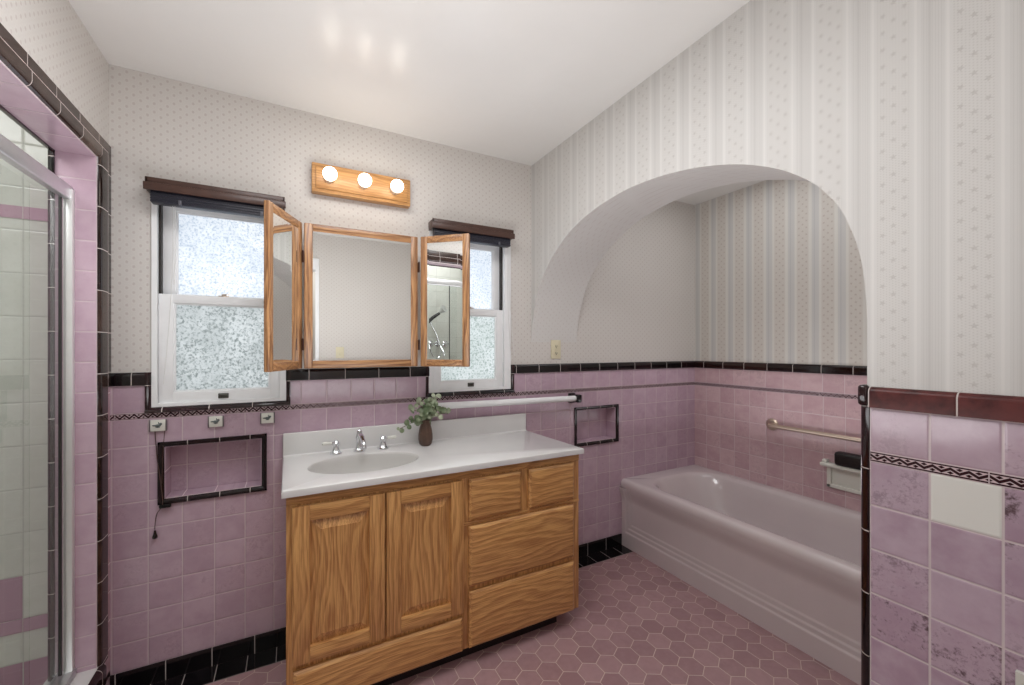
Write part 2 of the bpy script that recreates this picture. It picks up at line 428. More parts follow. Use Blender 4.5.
def sheet(bm, axis, pos, thick, u0, u1, v0, v1, holes=()):
    """slab perpendicular to axis with rectangular holes; from pos to pos+thick"""
    us = sorted(set([u0, u1] + [h[i] for h in holes for i in (0, 1) if u0 < h[i] < u1]))
    vs = sorted(set([v0, v1] + [h[i] for h in holes for i in (2, 3) if v0 < h[i] < v1]))
    t = bmesh.new(); cache = {}
    def vt(u, v, w):
        k = (round(u, 5), round(v, 5), round(w, 5))
        if k not in cache:
            co = {'Y': (u, w, v), 'X': (w, u, v), 'Z': (u, v, w)}[axis]; cache[k] = t.verts.new(co)
        return cache[k]
    def solid(a, b):
        if a < 0 or b < 0 or a >= len(us) - 1 or b >= len(vs) - 1: return False
        cu, cv = (us[a] + us[a + 1]) / 2, (vs[b] + vs[b + 1]) / 2
        return not any(h[0] < cu < h[1] and h[2] < cv < h[3] for h in holes)
    w0, w1 = pos, pos + thick
    for a in range(len(us) - 1):
        for b in range(len(vs) - 1):
            if not solid(a, b): continue
            A, B, Cc, D = us[a], us[a + 1], vs[b], vs[b + 1]
            for w in (w0, w1): t.faces.new((vt(A, Cc, w), vt(B, Cc, w), vt(B, D, w), vt(A, D, w)))
            if not solid(a - 1, b): t.faces.new((vt(A, Cc, w0), vt(A, D, w0), vt(A, D, w1), vt(A, Cc, w1)))
            if not solid(a + 1, b): t.faces.new((vt(B, Cc, w0), vt(B, D, w0), vt(B, D, w1), vt(B, Cc, w1)))
            if not solid(a, b - 1): t.faces.new((vt(A, Cc, w0), vt(B, Cc, w0), vt(B, Cc, w1), vt(A, Cc, w1)))
            if not solid(a, b + 1): t.faces.new((vt(A, D, w0), vt(B, D, w0), vt(B, D, w1), vt(A, D, w1)))
    bmesh.ops.recalc_face_normals(t, faces=t.faces); merge(bm, t)
def quarter(bm, axis, a0, a1, o, du, dv, seg=6):
    """bullnose bar along axis from a0 to a1; o = inner corner of its section, du,dv = extents toward the rounded corner"""
    t = bmesh.new(); sec = [(0, 0), (du, 0)]
    r = min(abs(du), abs(dv)); su = math.copysign(1, du); sv = math.copysign(1, dv)
    cu, cv = du - su * r, dv - sv * r
    sec = [(0, 0), (du, 0)] if abs(cv) > 1e-6 else [(0, 0)]
    for k in range(seg + 1):
        an = k / seg * PI / 2
        sec.append((cu + su * r * math.cos(an), cv + sv * r * math.sin(an)))
    if abs(cu) > 1e-6: sec.append((0, dv))
    loops = []
    for a in (a0, a1):
        l = []
        for (u, v) in sec:
            U, V = o[0] + u, o[1] + v
            co = {'X': (a, U, V), 'Y': (U, a, V), 'Z': (U, V, a)}[axis]; l.append(t.verts.new(co))
        loops.append(l)
    n = len(sec)
    for i in range(n): t.faces.new((loops[0][i], loops[0][(i + 1) % n], loops[1][(i + 1) % n], loops[1][i]))
    t.faces.new(loops[0]); t.faces.new(loops[1])
    bmesh.ops.recalc_face_normals(t, faces=t.faces); merge(bm, t)
def wpos(o):
    v = Vector((0, 0, 0))
    while o is not None: v += o.location; o = o.parent
    return v
def obj(name, bm, mat, parent=None, smooth=True, ang=40, loc=None):
    me = bpy.data.meshes.new(name); base = wpos(parent) if parent else Vector((0, 0, 0))
    if loc is not None: base = Vector(loc)
    if base.length: bmesh.ops.translate(bm, vec=-base, verts=bm.verts)
    bm.to_mesh(me); bm.free()
    for mt in (mat if isinstance(mat, (list, tuple)) else [mat]): me.materials.append(mt)
    if smooth:
        for p in me.polygons: p.use_smooth = True
        me.set_sharp_from_angle(angle=math.radians(ang))
    o = bpy.data.objects.new(name, me); C.objects.link(o)
    if parent: o.parent = parent
    if loc is not None: o.location = base
    return o
def tag(o, label, cat, group=None):
    o['label'] = label; o['category'] = cat
    if group: o['group'] = group
    return o
def thing(name, label, cat, loc, group=None):
    o = bpy.data.objects.new(name, None); o.empty_display_size = 0.05; C.objects.link(o); o.location = loc
    return tag(o, label, cat, group)
STRUCT_LABELS = {}
def struct(name, bm, mat, label=None, cat=None, **k):
    o = obj(name, bm, mat, **k); o['kind'] = 'structure'
    if label: o['label'] = label
    if cat: o['category'] = cat
    return o
nb = bmesh.new

# ------------------------------------------------------------------ setting: floor, ceiling
bm = nb(); sheet(bm, 'Z', -0.06, 0.06, XL - 0.01, XA + 0.1, YF - 0.1, YB + 0.02)
struct('floor', bm, HEX, 'dusty pink hexagon tile floor with pale grout', 'floor')
bm = nb(); sheet(bm, 'Z', 0.0, 0.0012, XL, 2.0, 2.028, YB - 0.008)
fb = obj('floor_edge_tile', bm, K_floor, C.objects['floor'])
bm = nb(); sheet(bm, 'Z', ZC, 0.06, -1.7, XA + 0.12, YF - 0.12, YB + 0.3)
struct('ceiling', bm, CEIL, 'glossy white painted ceiling above the bathroom', 'ceiling')

# ------------------------------------------------------------------ window wall
W1 = (-0.490, -0.016, 1.106, 1.968); W2 = (0.651, 1.142, 1.106, 1.968)
N1 = (-0.448, -0.112, 0.7336, 0.9426); N2 = (1.625, 1.948, 0.7336, 0.9426)
bm = nb(); sheet(bm, 'Y', YB + 0.006, 0.20, -0.70, XA + 0.12, 0, ZC, [W1, W2, (N1[0], N1[1], N1[2], N1[3]), N2])
wb = struct('wall_back', bm, D_y, 'window wall papered in small dots above pink tile', 'wall')
# widen holes slightly for trim
bm = nb(); sheet(bm, 'Y', YB, 0.006, XL, XA, Z0, ZM, [N1, N2])
obj('tile_wainscot', bm, T_back, wb)
bm = nb(); sheet(bm, 'Y', YB - 0.001, 0.007, XL, XA, ZM, ZM2)
obj('zigzag_border', bm, B_back, wb)
bm = nb(); sheet(bm, 'Y', YB, 0.006, XL, XA, ZM2, ZU, [(W1[0], W1[1], 1.09, 1.3), (W2[0], W2[1], 1.09, 1.3)])
obj('tile_course', bm, T_backU, wb)
bm = nb()
for a, b in ((XL, W1[0]), (W1[1], W2[0]), (W2[1], XA)):
    quarter(bm, 'X', a, b, (YB + 0.006, ZU), -0.014, ZT - ZU)
obj('cap_tile', bm, K_capX, wb)
for W in (W1, W2):
    for u, s in ((W[0], -1), (W[1], 1)):
        bm = nb(); quarter(bm, 'Z', 1.086, ZT, (u + s * 0.018, YB + 0.006), -s * 0.018, -0.016)
        obj('window_side_trim', bm, K_zb, wb)
    bm = nb(); quarter(bm, 'X', W[0] - 0.018, W[1] + 0.018, (YB + 0.03, 1.086), -0.046, 0.020)
    obj('window_sill_trim', bm, K_trimw, wb)
# recessed niches with black frames
for (a, b, c, d) in (N1, N2):
    bm = nb(); sheet(bm, 'Y', YB + 0.09, 0.006, a - .002, b + .002, c - .002, d + .002)
    sheet(bm, 'Z', c - 0.001, 0.003, a, b, YB - .001, YB + 0.092); sheet(bm, 'Z', d - 0.002, 0.003, a, b, YB - .001, YB + 0.092)
    sheet(bm, 'X', a - 0.001, 0.003, YB - .001, YB + 0.092, c, d); sheet(bm, 'X', b - 0.002, 0.003, YB - .001, YB + 0.092, c, d)
    nch = obj('recessed_niche', bm, T_back, wb)
    bm = nb(); w = 0.021
    quarter(bm, 'X', a - w, b + w, (YB + 0.004, c - w), -0.014, w); quarter(bm, 'X', a - w, b + w, (YB + 0.004, d + w), -0.014, -w)
    quarter(bm, 'Z', c - w, d + w, (a - w, YB + 0.004), w, -0.014); quarter(bm, 'Z', c - w, d + w, (b + w, YB + 0.004), -w, -0.014)
    obj('niche_frame', bm, trim_mat('black_niche_trim', 0, a + 0.075, 0.1095 * 1.0, cB=(40, 22, 24)), nch)
bm = nb(); sheet(bm, 'Y', YB - 0.006, 0.012, XL, 2.0, 0, Z0)
struct('baseboard_back', bm, K_base, 'black glazed base tiles along the window wall', 'baseboard')

# ------------------------------------------------------------------ left wall with the shower opening
SY1, SY0, SZ0, SZ1 = 2.017, 0.55, 0.19, 2.035
XS = -0.727
bm = nb(); sheet(bm, 'X', XS, XL - 0.006 - XS, YF, YB + 0.1, 0, ZC, [(SY0, SY1, SZ0, SZ1)])
wl = struct('wall_left', bm, D_x, 'left wall papered in small dots around the shower opening', 'wall')
bm = nb(); sheet(bm, 'X', XL - 0.006, 0.006, 2.09, YB, Z0, ZU)
sheet(bm, 'X', XL - 0.006, 0.006, SY0 - .07, YB, 0.0, 0.10)
obj('tile_return', bm, T_left, wl)
bm = nb(); sheet(bm, 'Y', SY1 - 0.004, 0.006, XS - 0.01, XL, 0.15, SZ1)
sheet(bm, 'Y', SY0 - 0.002, 0.006, XS - 0.01, XL, 0.15, SZ1)
obj('tiled_jamb', bm, T_jamb, wl)
bm = nb(); sheet(bm, 'Z', SZ1 - 0.004, 0.006, XS - 0.01, XL, SY0, SY1)
obj('tiled_soffit', bm, T_soff, wl)
bm = nb()
for y, s in ((SY1, 1), (SY0, -1)):
    quarter(bm, 'Z', SZ0 - 0.01, SZ1 + 0.043, (XL - 0.012, y + s * 0.068), 0.022, -s * 0.070)
obj('opening_bullnose', bm, K_sh, wl)
bm = nb()
quarter(bm, 'Y', SY0 - 0.001, SY1 + 0.020, (XL - 0.012, SZ1 + 0.043), 0.0225, -0.046)
obj('header_bullnose', bm, K_shy, wl)
bm = nb()
sheet(bm, 'X', XL - 0.006, 0.008, SY1 + 0.072, YB + 0.004, ZU, SZ1 + 0.088)
sheet(bm, 'X', XL - 0.006, 0.008, SY0 - 0.12, SY0 - 0.07, ZU, SZ1 + 0.088)
obj('opening_flat_trim', bm, K_sh, wl)
bm = nb()
sheet(bm, 'X', XL - 0.006, 0.008, SY0 - 0.0695, SY1 + 0.0715, SZ1 + 0.046, SZ1 + 0.088)
obj('header_flat_trim', bm, K_shy, wl)
bm = nb(); box(bm, XL - 0.006, XL + 0.0095, SY1 + 0.068, SY1 + 0.072, ZU, SZ1 + 0.0428); box(bm, XL - 0.006, XL + 0.0095, SY0 - .07, SY1 + 0.072, SZ1 + 0.043, SZ1 + 0.046)
obj('grout_line', bm, plain('pale_grout', (206, 194, 190), 0.7), wl)
bm = nb()
quarter(bm, 'Z', SZ0, SZ1, (XS + 0.006, SY1 + 0.004), -0.020, -0.016)
quarter(bm, 'Y', SY0, SY1, (XS + 0.006, SZ1 + 0.004), -0.020, -0.014)
obj('inner_bullnose', bm, K_shb, wl)
bm = nb(); box(bm, XS - 0.02, XL + 0.004, SY0 - .02, SY1 + .02, 0.0, SZ0 + 0.003, 0.004)
obj('shower_curb', bm, MARB, wl)
bm = nb(); quarter(bm, 'Y', SY0 - .02, SY1 + .02, (XL, SZ0 - 0.075), 0.020, 0.076)
obj('curb_bullnose', bm, trim_mat('black_curb_trim', 1, 2.0, 0.155), wl)

# shower enclosure
bm = nb(); sheet(bm, 'Y', YB + 0.02, 0.08, -1.6, XS - 0.0, 0, ZC)
sh = struct('wall_shower_end', bm, T_shY, 'white tiled end wall inside the shower', 'wall')
bm = nb(); sheet(bm, 'Y', YB + 0.017, 0.004, -1.5, XS - 0.01, 0.312, 0.360); sheet(bm, 'Y', YB + 0.017, 0.004, -1.5, XS - 0.01, 1.812, 1.858)
obj('pink_liner', bm, T_linerY, sh)
bm = nb(); sheet(bm, 'X', -1.6, 0.08, 0.4, YB + 0.02, 0, ZC)
struct('wall_shower_side', bm, T_shX, 'white tiled side wall inside the shower', 'wall')
bm = nb(); sheet(bm, 'Y', 0.40, 0.08, -1.55, XS, 0, ZC)
struct('wall_shower_near', bm, T_shY, 'white tiled near wall inside the shower', 'wall')
bm = nb(); sheet(bm, 'Z', 0.0, 0.06, -1.56, XS, 0.45, YB + 0.03)
struct('trim_1', bm, T_shX, 'white tiled shower pan behind the curb', 'floor')

# ------------------------------------------------------------------ arch wall
arch = [(0.498, 1.40), (0.500, 1.465), (0.507, 1.545), (0.522, 1.62), (0.552, 1.705), (0.585, 1.76), (0.63, 1.813), (0.705, 1.873), (0.80, 1.925),
        (0.90, 1.964), (1.02, 1.997), (1.155, 2.020), (1.30, 2.031), (1.44, 2.025), (1.584, 2.004), (1.70, 1.971), (1.80, 1.928),
        (1.89, 1.872), (1.96, 1.816), (2.02, 1.752), (2.065, 1.682), (2.10, 1.60), (2.125, 1.52), (2.136, 1.46), (YB + 0.006, 1.38)]
def crv(pts, n=4):
    out = []
    for i in range(len(pts) - 1):
        p0, p1, p2, p3 = [Vector(pts[max(0, min(len(pts) - 1, i + d))]) for d in (-1, 0, 1, 2)]
        for k in range(n):
            t = k / n
            out.append(0.5 * ((2 * p1) + (p2 - p0) * t + (2 * p0 - 5 * p1 + 4 * p2 - p3) * t * t + (3 * p1 - 3 * p2 + p3 - p0) * t ** 3))
    out.append(Vector(pts[-1])); return out
ac = crv(arch)
t = nb(); XW = XR + 0.006
def quad(pts, mi=0):
    f = t.faces.new([t.verts.new(p) for p in pts]); f.material_index = mi
low = [(p.x, p.y) for p in ac]
def up(y, z): return z + 0.020 * max(0.0, (z - 1.6) / 0.43) ** 2 if z > 1.6 else z
low_in = [(a, up(a, b)) for a, b in low]
for x in (XW, XR2):
    L_ = low if x == XW else low_in
    quad([(x, YF, 0), (x, YP, 0), (x, YP, 1.40), (x, YF, 1.40)]); quad([(x, YF, 1.40), (x, YP, 1.40), (x, YP, ZC), (x, YF, ZC)])
    for i in range(len(low) - 1):
        (a, b), (c, d) = L_[i], L_[i + 1]; quad([(x, a, b), (x, c, d), (x, c, ZC), (x, a, ZC)])
def band(a, b, c, d, mi): quad([(XW, a, b), (XW, c, d), (XR2, c, d), (XR2, a, b)], mi)
for i in range(len(low) - 1):
    quad([(XW, *low[i]), (XW, *low[i + 1]), (XR2, *low_in[i + 1]), (XR2, *low_in[i])], 1); band(low[i][0], ZC, low[i + 1][0], ZC, 0)
band(YP, 0, YP, 1.40, 1); band(YF, 0, YP, 0, 0); band(YF, 0, YF, 1.40, 0); band(YF, 1.40, YF, ZC, 0); band(YF, ZC, YP, ZC, 0); band(*low[-1], low[-1][0], ZC, 0)
bmesh.ops.remove_doubles(t, verts=t.verts, dist=1e-5)
bmesh.ops.recalc_face_normals(t, faces=t.faces)
wr = struct('wall_right', t, [ST_n, D_arch], 'arch wall papered in pale floral stripes', 'wall', ang=50)
YT = 0.490
bm = nb(); sheet(bm, 'X', XR, 0.006, YF, YT, 0.0, ZM); obj('tile_wainscot', bm, T_near, wr)
bm = nb(); sheet(bm, 'X', XR - 0.001, 0.007, YF, YT, ZM, ZM2); obj('zigzag_border', bm, B_side, wr)
bm = nb(); sheet(bm, 'X', XR, 0.006, YF, YT, ZM2, ZU); obj('tile_course', bm, T_nearU, wr)
bm = nb(); quarter(bm, 'Y', YF, YT + 0.001, (XR + 0.006, ZU), -0.014, ZT - ZU); obj('cap_tile', bm, K_capN, wr)
bm = nb(); quarter(bm, 'Z', 0.0, ZU, (XR + 0.03, YT + 0.002), -0.030, 0.024, 8); sheet(bm, 'Y', YP, 0.012, XR + 0.02, XR2, 0, ZU)
obj('corner_bullnose', bm, K_z, wr)
bm = nb(); box(bm, XR - 0.004, XR + 0.05, YT + 0.003, YP + 0.018, ZU + 0.002, ZT + 0.004, 0.008, 3)
obj('corner_cap', bm, K_zb, wr)

# alcove walls
bm = nb(); sheet(bm, 'X', XA + 0.006, 0.1, YP - 0.1, YB + 0.1, 0, ZC)
wa = struct('wall_alcove', bm, ST_a, 'far alcove wall papered in floral stripes above pink tile', 'wall')
bm = nb(); sheet(bm, 'X', XA, 0.006, YP - 0.05, YB, 0.3, ZM); obj('tile_wainscot', bm, T_alc, wa)
bm = nb(); sheet(bm, 'X', XA - 0.001, 0.007, YP - 0.05, YB, ZM, ZM2); obj('zigzag_border', bm, B_alc, wa)
bm = nb(); sheet(bm, 'X', XA, 0.006, YP - 0.05, YB, ZM2, ZU); obj('tile_course', bm, T_alcU, wa)
bm = nb(); quarter(bm, 'Y', YP - 0.05, YB, (XA + 0.006, ZU), -0.014, ZT - ZU); obj('cap_tile', bm, K_capA, wa)
bm = nb(); sheet(bm, 'Y', YP - 0.08, 0.08, XR2 - 0.005, XA + 0.1, 0, ZC)
struct('wall_alcove_end', bm, D_y, 'dotted wall at the near end of the alcove', 'wall')

# wall with the doorway the photograph is taken from, and the hall behind
YD = -0.10
bm = nb(); sheet(bm, 'Y', YD - 0.12, 0.12, -0.75, XR + 0.02, 0, ZC, [(-0.56, 0.135, -0.01, 2.06)])
struct('wall_front', bm, D_y, 'dotted wall around the doorway behind the camera', 'wall')
bm = nb()
for y0, y1 in ((YD - 0.001, YD + 0.018), (YD - 0.138, YD - 0.119)):
    box(bm, 0.128, 0.232, y0, y1, 0, 2.15, 0.004); box(bm, -0.60, -0.55, y0, y1, 0, 2.15, 0.004); box(bm, -0.5502, 0.1282, y0, y1, 2.05, 2.15, 0.004)
box(bm, 0.125, 0.137, YD - 0.12, YD, 0, 2.06); box(bm, -0.562, -0.55, YD - 0.12, YD, 0, 2.06); box(bm, -0.55, 0.125, YD - 0.118, YD - 0.002, 2.048, 2.062)
struct('trim_2', bm, WHITE, 'white door casing behind the camera', 'trim')
bm = nb(); sheet(bm, 'Y', YF - 0.08, 0.08, -0.75, XR + 0.02, 0, ZC)
struct('wall_hall', bm, plain('hall_paint', (206, 202, 196), 0.6, var=0.02), 'pale painted hall wall beyond the doorway', 'wall')
sw = thing('light_switch', 'ivory wall switch beside the door casing seen in the centre mirror', 'switch', (0.41, YD, 1.29))
bm = nb(); box(bm, 0.372, 0.442, YD, YD + 0.006, 1.240, 1.355, 0.002); obj('cover_plate', bm, IVORY, sw)
bm = nb(); box(bm, 0.402, 0.412, YD + 0.006, YD + 0.018, 1.285, 1.310, 0.002); obj('toggle', bm, IVORY, sw)

# ------------------------------------------------------------------ windows
def window(n, W, label, lowmat, cl, cr, g0, g1):
    a, b, c, d = W; Y = YB; X0, X1 = a + cl, b - cr
    bm = nb()
    sheet(bm, 'Y', Y - 0.002, 0.012, a, b, c, d, [(X0 + 0.001, X1 - 0.001, c + 0.012, d - 0.02)])
    sheet(bm, 'X', X0 - 0.006, 0.006, Y, Y + 0.13, c, d); sheet(bm, 'X', X1, 0.006, Y, Y + 0.13, c, d)
    sheet(bm, 'Z', d - 0.022, 0.006, X0, X1, Y, Y + 0.13); sheet(bm, 'Z', c + 0.006, 0.008, X0, X1, Y, Y + 0.13)
    fr = struct('window_%d' % n, bm, WHITE, label, 'window')
    for q in (X0 + 0.001, X1 - 0.009):
        bm = nb(); box(bm, q, q + 0.008, Y + 0.024, Y + 0.05, 1.56, d - 0.02); obj('sash_track', bm, GASK, fr)
    for nm, z0, z1, y, hr, br, mt in (('upper_sash', 1.55, d - 0.018, Y + 0.058, 0.030, 0.016, PANE_T), ('lower_sash', c + 0.012, 1.566, Y + 0.016, 0.036, 0.044, lowmat)):
        bm = nb()
        box(bm, X0 + .001, g0, y, y + 0.032, z0, z1, 0.003); box(bm, g1, X1 - .001, y, y + 0.032, z0, z1, 0.003)
        box(bm, g0 - .004, g1 + .004, y, y + 0.032, z1 - hr, z1, 0.003); box(bm, g0 - .004, g1 + .004, y, y + 0.032, z0, z0 + br, 0.003)
        # glazing bead
        sheet(bm, 'Y', y + 0.007, 0.006, g0 - 0.003, g1 + 0.003, z0 + br - 0.003, z1 - hr + 0.003, [(g0 + 0.006, g1 - 0.006, z0 + br + 0.006, z1 - hr - 0.006)])
        s = obj(nm, bm, WHITE, fr)
        bm = nb(); box(bm, g0 - .002, g1 + .002, y + 0.015, y + 0.019, z0 + br - .002, z1 - hr + .002); obj('glass_pane', bm, mt, s)
        cx = (a + b) / 2
        if nm == 'lower_sash':
            bm = nb(); box(bm, cx - 0.019, cx + 0.019, y - 0.004, y, z0 + 0.010, z0 + 0.032, 0.002)
            tube(bm, [(cx - 0.014, y - 0.003, z0 + 0.021), (cx - 0.010, y - 0.014, z0 + 0.026), (cx + 0.010, y - 0.014, z0 + 0.026), (cx + 0.014, y - 0.003, z0 + 0.021)], 0.004)
            obj('sash_lift', bm, plain('aged_pewter', (88, 86, 80), 0.4, 0.7, var=0.1), s)
            bm = nb(); box(bm, cx - 0.020, cx + 0.020, y + 0.003, y + 0.024, z1, z1 + 0.004, 0.001); lathe(bm, [(0.0, 0), (0.009, 0), (0.009, 0.006), (0.0, 0.008)], (cx, y + 0.013, z1 + 0.004))
            box(bm, cx - 0.003, cx + 0.020, y + 0.008, y + 0.016, z1 + 0.009, z1 + 0.012, 0.001)
            obj('sash_lock', bm, NICK, s)
    # storm bars outside and dark outer stop
    return fr
window(1, W1, 'left double hung window with pebbled obscure glass', PANE_B, 0.0165, 0.022, -0.4225, -0.0805)
window(2, W2, 'right double hung window with pebbled obscure glass', PANE_B2, 0.020, 0.040, 0.720, 1.057)

def blind(label, x0, x1, cords, z):
    b = thing('window_blind', label, 'blind', ((x0 + x1) / 2, YB, z))
    bm = nb(); box(bm, x0 + 0.004, x1 - 0.004, 2.068, 2.076, z - 0.002, z + 0.026, 0.002); box(bm, x0, x1, 2.060, 2.068, z - 0.026, z + 0.004, 0.002)
    for xx in (x0 + 0.004, x1 - 0.012): box(bm, xx, xx + 0.008, 2.068, YB + 0.004, z - 0.022, z + 0.022, 0.001)
    obj('valance', bm, BRWN, b)
    bm = nb(); box(bm, x0 + 0.018, x1 - 0.020, 2.078, 2.118, z - 0.068, z - 0.004, 0.003)
    for q in range(4): box(bm, x0 + 0.018, x1 - 0.020, 2.075, 2.08, z - 0.066 + q * 0.010, z - 0.060 + q * 0.010, 0.001)
    obj('head_rail', bm, NAVY, b)
    for f in (0.22, 0.8):
        bm = nb(); box(bm, x0 + (x1 - x0) * f, x0 + (x1 - x0) * f + 0.010, 2.072, 2.079, z - 0.068, z - 0.050, 0.001); obj('ladder_clip', bm, plain('grey_clip', (92, 92, 100), 0.4), b)
    bm = nb()
    for pts in cords: tube(bm, [Vector(p) for p in crv3(pts)], 0.0012, 6)
    obj('lift_cord', bm, WCORD, b)
    return b
def crv3(pts, n=6):
    out = []
    for i in range(len(pts) - 1):
        p0, p1, p2, p3 = [Vector(pts[max(0, min(len(pts) - 1, i + d))]) for d in (-1, 0, 1, 2)]
        for k in range(n):
            t = k / n
            out.append(0.5 * ((2 * p1) + (p2 - p0) * t + (2 * p0 - 5 * p1 + 4 * p2 - p3) * t * t + (3 * p1 - 3 * p2 + p3 - p0) * t ** 3))
    out.append(Vector(pts[-1])); return out
blind('dark brown wooden blind drawn up over the left window', -0.498, -0.016, [
    [(-0.415, 2.10, 1.93), (-0.418, 2.115, 1.7), (-0.430, 2.12, 1.45), (-0.448, 2.12, 1.2)],
    [(-0.408, 2.10, 1.93), (-0.409, 2.115, 1.75), (-0.415, 2.12, 1.6)]], 1.982)
blind('dark brown wooden blind drawn up over the right window', 0.645, 1.128, [
    [(1.108, 2.11, 1.95), (1.112, 2.12, 1.7), (1.122, 2.122, 1.45), (1.140, 2.122, 1.27)],
    [(1.115, 2.11, 1.95), (1.122, 2.12, 1.7), (1.145, 2.122, 1.42), (1.158, 2.122, 1.30)]], 1.990)

pc = thing('pull_cord', 'thin brown pull cord with tassel hanging past the left niche', 'cord', (-0.47, YB, 0.60))
bm = nb()
tube(bm, crv3([(-0.478, 2.134, 1.012), (-0.470, 2.132, 0.90), (-0.456, 2.126, 0.78), (-0.452, 2.122, 0.715), (-0.470, 2.125, 0.68), (-0.477, 2.13, 0.63), (-0.477, 2.13, 0.605)]), 0.0016, 6)
tube(bm, crv3([(-0.447, 2.134, 1.012), (-0.452, 2.132, 0.93), (-0.455, 2.126, 0.80)]), 0.0012, 6)
obj('cord', bm, CORD, pc)
bm = nb(); lathe(bm, [(0.0, 0.022), (0.003, 0.020), (0.005, 0.008), (0.009, -0.004), (0.008, -0.010), (0.0, -0.010)], (-0.477, 2.13, 0.593), 'Z', 12)
obj('tassel', bm, BLACK, pc)
bm = nb(); box(bm, -0.463, -0.425, 2.118, 2.134, 0.700, 0.716, 0.004); obj('cord_cleat', bm, BLACK, pc)

# decorative square plaques
CLIP = plain('plaque_clip', (120, 112, 116), 0.3, 0.5)
for x, lab in ((-0.468, 'left of the three white ceramic plaques, above the pull cord'),
               (-0.277, 'centre one of three white ceramic plaques above the left niche'),
               (-0.088, 'right of the three white ceramic plaques, nearest the vanity')):
    p = thing('ceramic_plaque', lab, 'plaque', (x, YB, 1.033), 'white ceramic plaques under the left window')
    bm = nb(); box(bm, x - 0.024, x + 0.024, YB - 0.012, YB, 1.010, 1.056, 0.003); obj('square_plate', bm, PORC, p)
    bm = nb()
    for sx, sz, r, q in ((0, 0, 0.008, (1.3, .4, .7)), (0.009, 0.006, 0.005, (1, .4, 1)), (-0.010, 0.001, 0.005, (1.6, .4, .6)), (0.0, -0.007, 0.004, (2.0, .4, .4)), (0.003, 0.010, 0.003, (.6, .4, 1.6))):
        sphere(bm, (x + sx, YB - 0.0125, 1.033 + sz), r, 12, q)
    obj('bird_motif', bm, plain('grey_green_glaze', (96, 104, 104), 0.25, var=0.2), p)
    for q in (0.024, -0.028):
        bm = nb(); box(bm, x + q, x + q + 0.004, YB - 0.010, YB, 1.009, 1.057, 0.001); obj('side_clip', bm, CLIP, p)

# outlet
o = thing('wall_outlet', 'ivory wall outlet above the black cap tiles beside the arch', 'outlet', (1.4635, YB, 1.335))
bm = nb(); box(bm, 1.428, 1.499, YB, YB + 0.006, 1.278, 1.394, 0.002); obj('cover_plate', bm, IVORY, o)
bm = nb(); box(bm, 1.447, 1.480, YB - 0.002, YB + 0.001, 1.295, 1.377, 0.001); obj('socket_face', bm, IVORY, o)
for z in (1.315, 1.357):
    bm = nb()
    for x in (1.457, 1.468): box(bm, x, x + 0.002, YB - 0.0026, YB - 0.001, z - 0.005, z + 0.005)
    box(bm, 1.457, 1.470, YB - 0.0022, YB - 0.001, z - 0.0065, z - 0.005)
    lathe(bm, [(0, 0), (0.0022, 0), (0.0022, 0.001), (0, 0.001)], (1.4635, YB - 0.003, z - 0.011), 'Y', 10)
    obj('socket_slots', bm, BLACK, o)

# towel bar
tb = thing('towel_bar', 'long white towel bar on black brackets behind the vanity', 'towel bar', (1.12, YB, 1.04))
bm = nb(); tube(bm, [(0.665, 2.075, 1.042), (1.562, 2.075, 1.032)], 0.0175, 24); obj('bar', bm, WHITE, tb)
for x, z in ((0.650, 1.040), (1.577, 1.032)):
    bm = nb(); box(bm, x - 0.024, x + 0.024, YB - 0.016, YB, z - 0.034, z + 0.028, 0.005); box(bm, x - 0.018, x + 0.018, 2.048, YB - 0.01, z - 0.024, z + 0.024, 0.006, 3)
    obj('bracket', bm, plain('black_glazed_ceramic', (14, 11, 13), 0.1, var=0.1), tb)

# ------------------------------------------------------------------ tri-fold mirror cabinet
mc = thing('medicine_cabinet', 'oak framed three panel mirror cabinet with both side wings swung open', 'cabinet', (0.305, YB, 1.255))
bm = nb(); box(bm, 0.066, 0.545, 2.020, YB + 0.006, 1.262, 1.882, 0.002); obj('cabinet_box', bm, OAKM, mc)
def mframe(parent, name, w, h, mtx, left=True):
    """a mirror leaf w wide, h tall: local x 0..w, y depth, z 0..h"""
    fw = 0.034
    bm = nb()
    box(bm, 0, fw, 0, 0.020, 0, h, 0.004, 2, 0, mtx); box(bm, w - fw, w, 0, 0.020, 0, h, 0.004, 2, 0, mtx)
    box(bm, fw - .001, w - fw + .001, 0.0005, 0.0195, 0, fw, 0.004, 2, 1, mtx); box(bm, fw - .001, w - fw + .001, 0.0005, 0.0195, h - fw, h, 0.004, 2, 1, mtx)
    f = obj(name, bm, [OAKM, OAKMX], parent)
    # bevelled mirror
    t = bmesh.new(); b = 0.010; y0, y1 = 0.0048, 0.0045
    O = [(fw - .002, fw - .002), (w - fw + .002, fw - .002), (w - fw + .002, h - fw + .002), (fw - .002, h - fw + .002)]
    I = [(fw + b, fw + b), (w - fw - b, fw + b), (w - fw - b, h - fw - b), (fw + b, h - fw - b)]
    vo = [t.verts.new((x, y0, z)) for x, z in O]; vi = [t.verts.new((x, y1, z)) for x, z in I]
    t.faces.new(vi)
    for i in range(4): t.faces.new((vo[i], vo[(i + 1) % 4], vi[(i + 1) % 4], vi[i]))
    vb = [t.verts.new((x, 0.014, z)) for x, z in O]; t.faces.new(vb[::-1])
    for i in range(4): t.faces.new((vo[i], vo[(i + 1) % 4], vb[(i + 1) % 4], vb[i]))
    bmesh.ops.recalc_face_normals(t, faces=t.faces)
    bmesh.ops.transform(t, matrix=mtx, verts=t.verts)
    obj('mirror', t, MIRROR, f, smooth=False)
    return f
H = 0.634
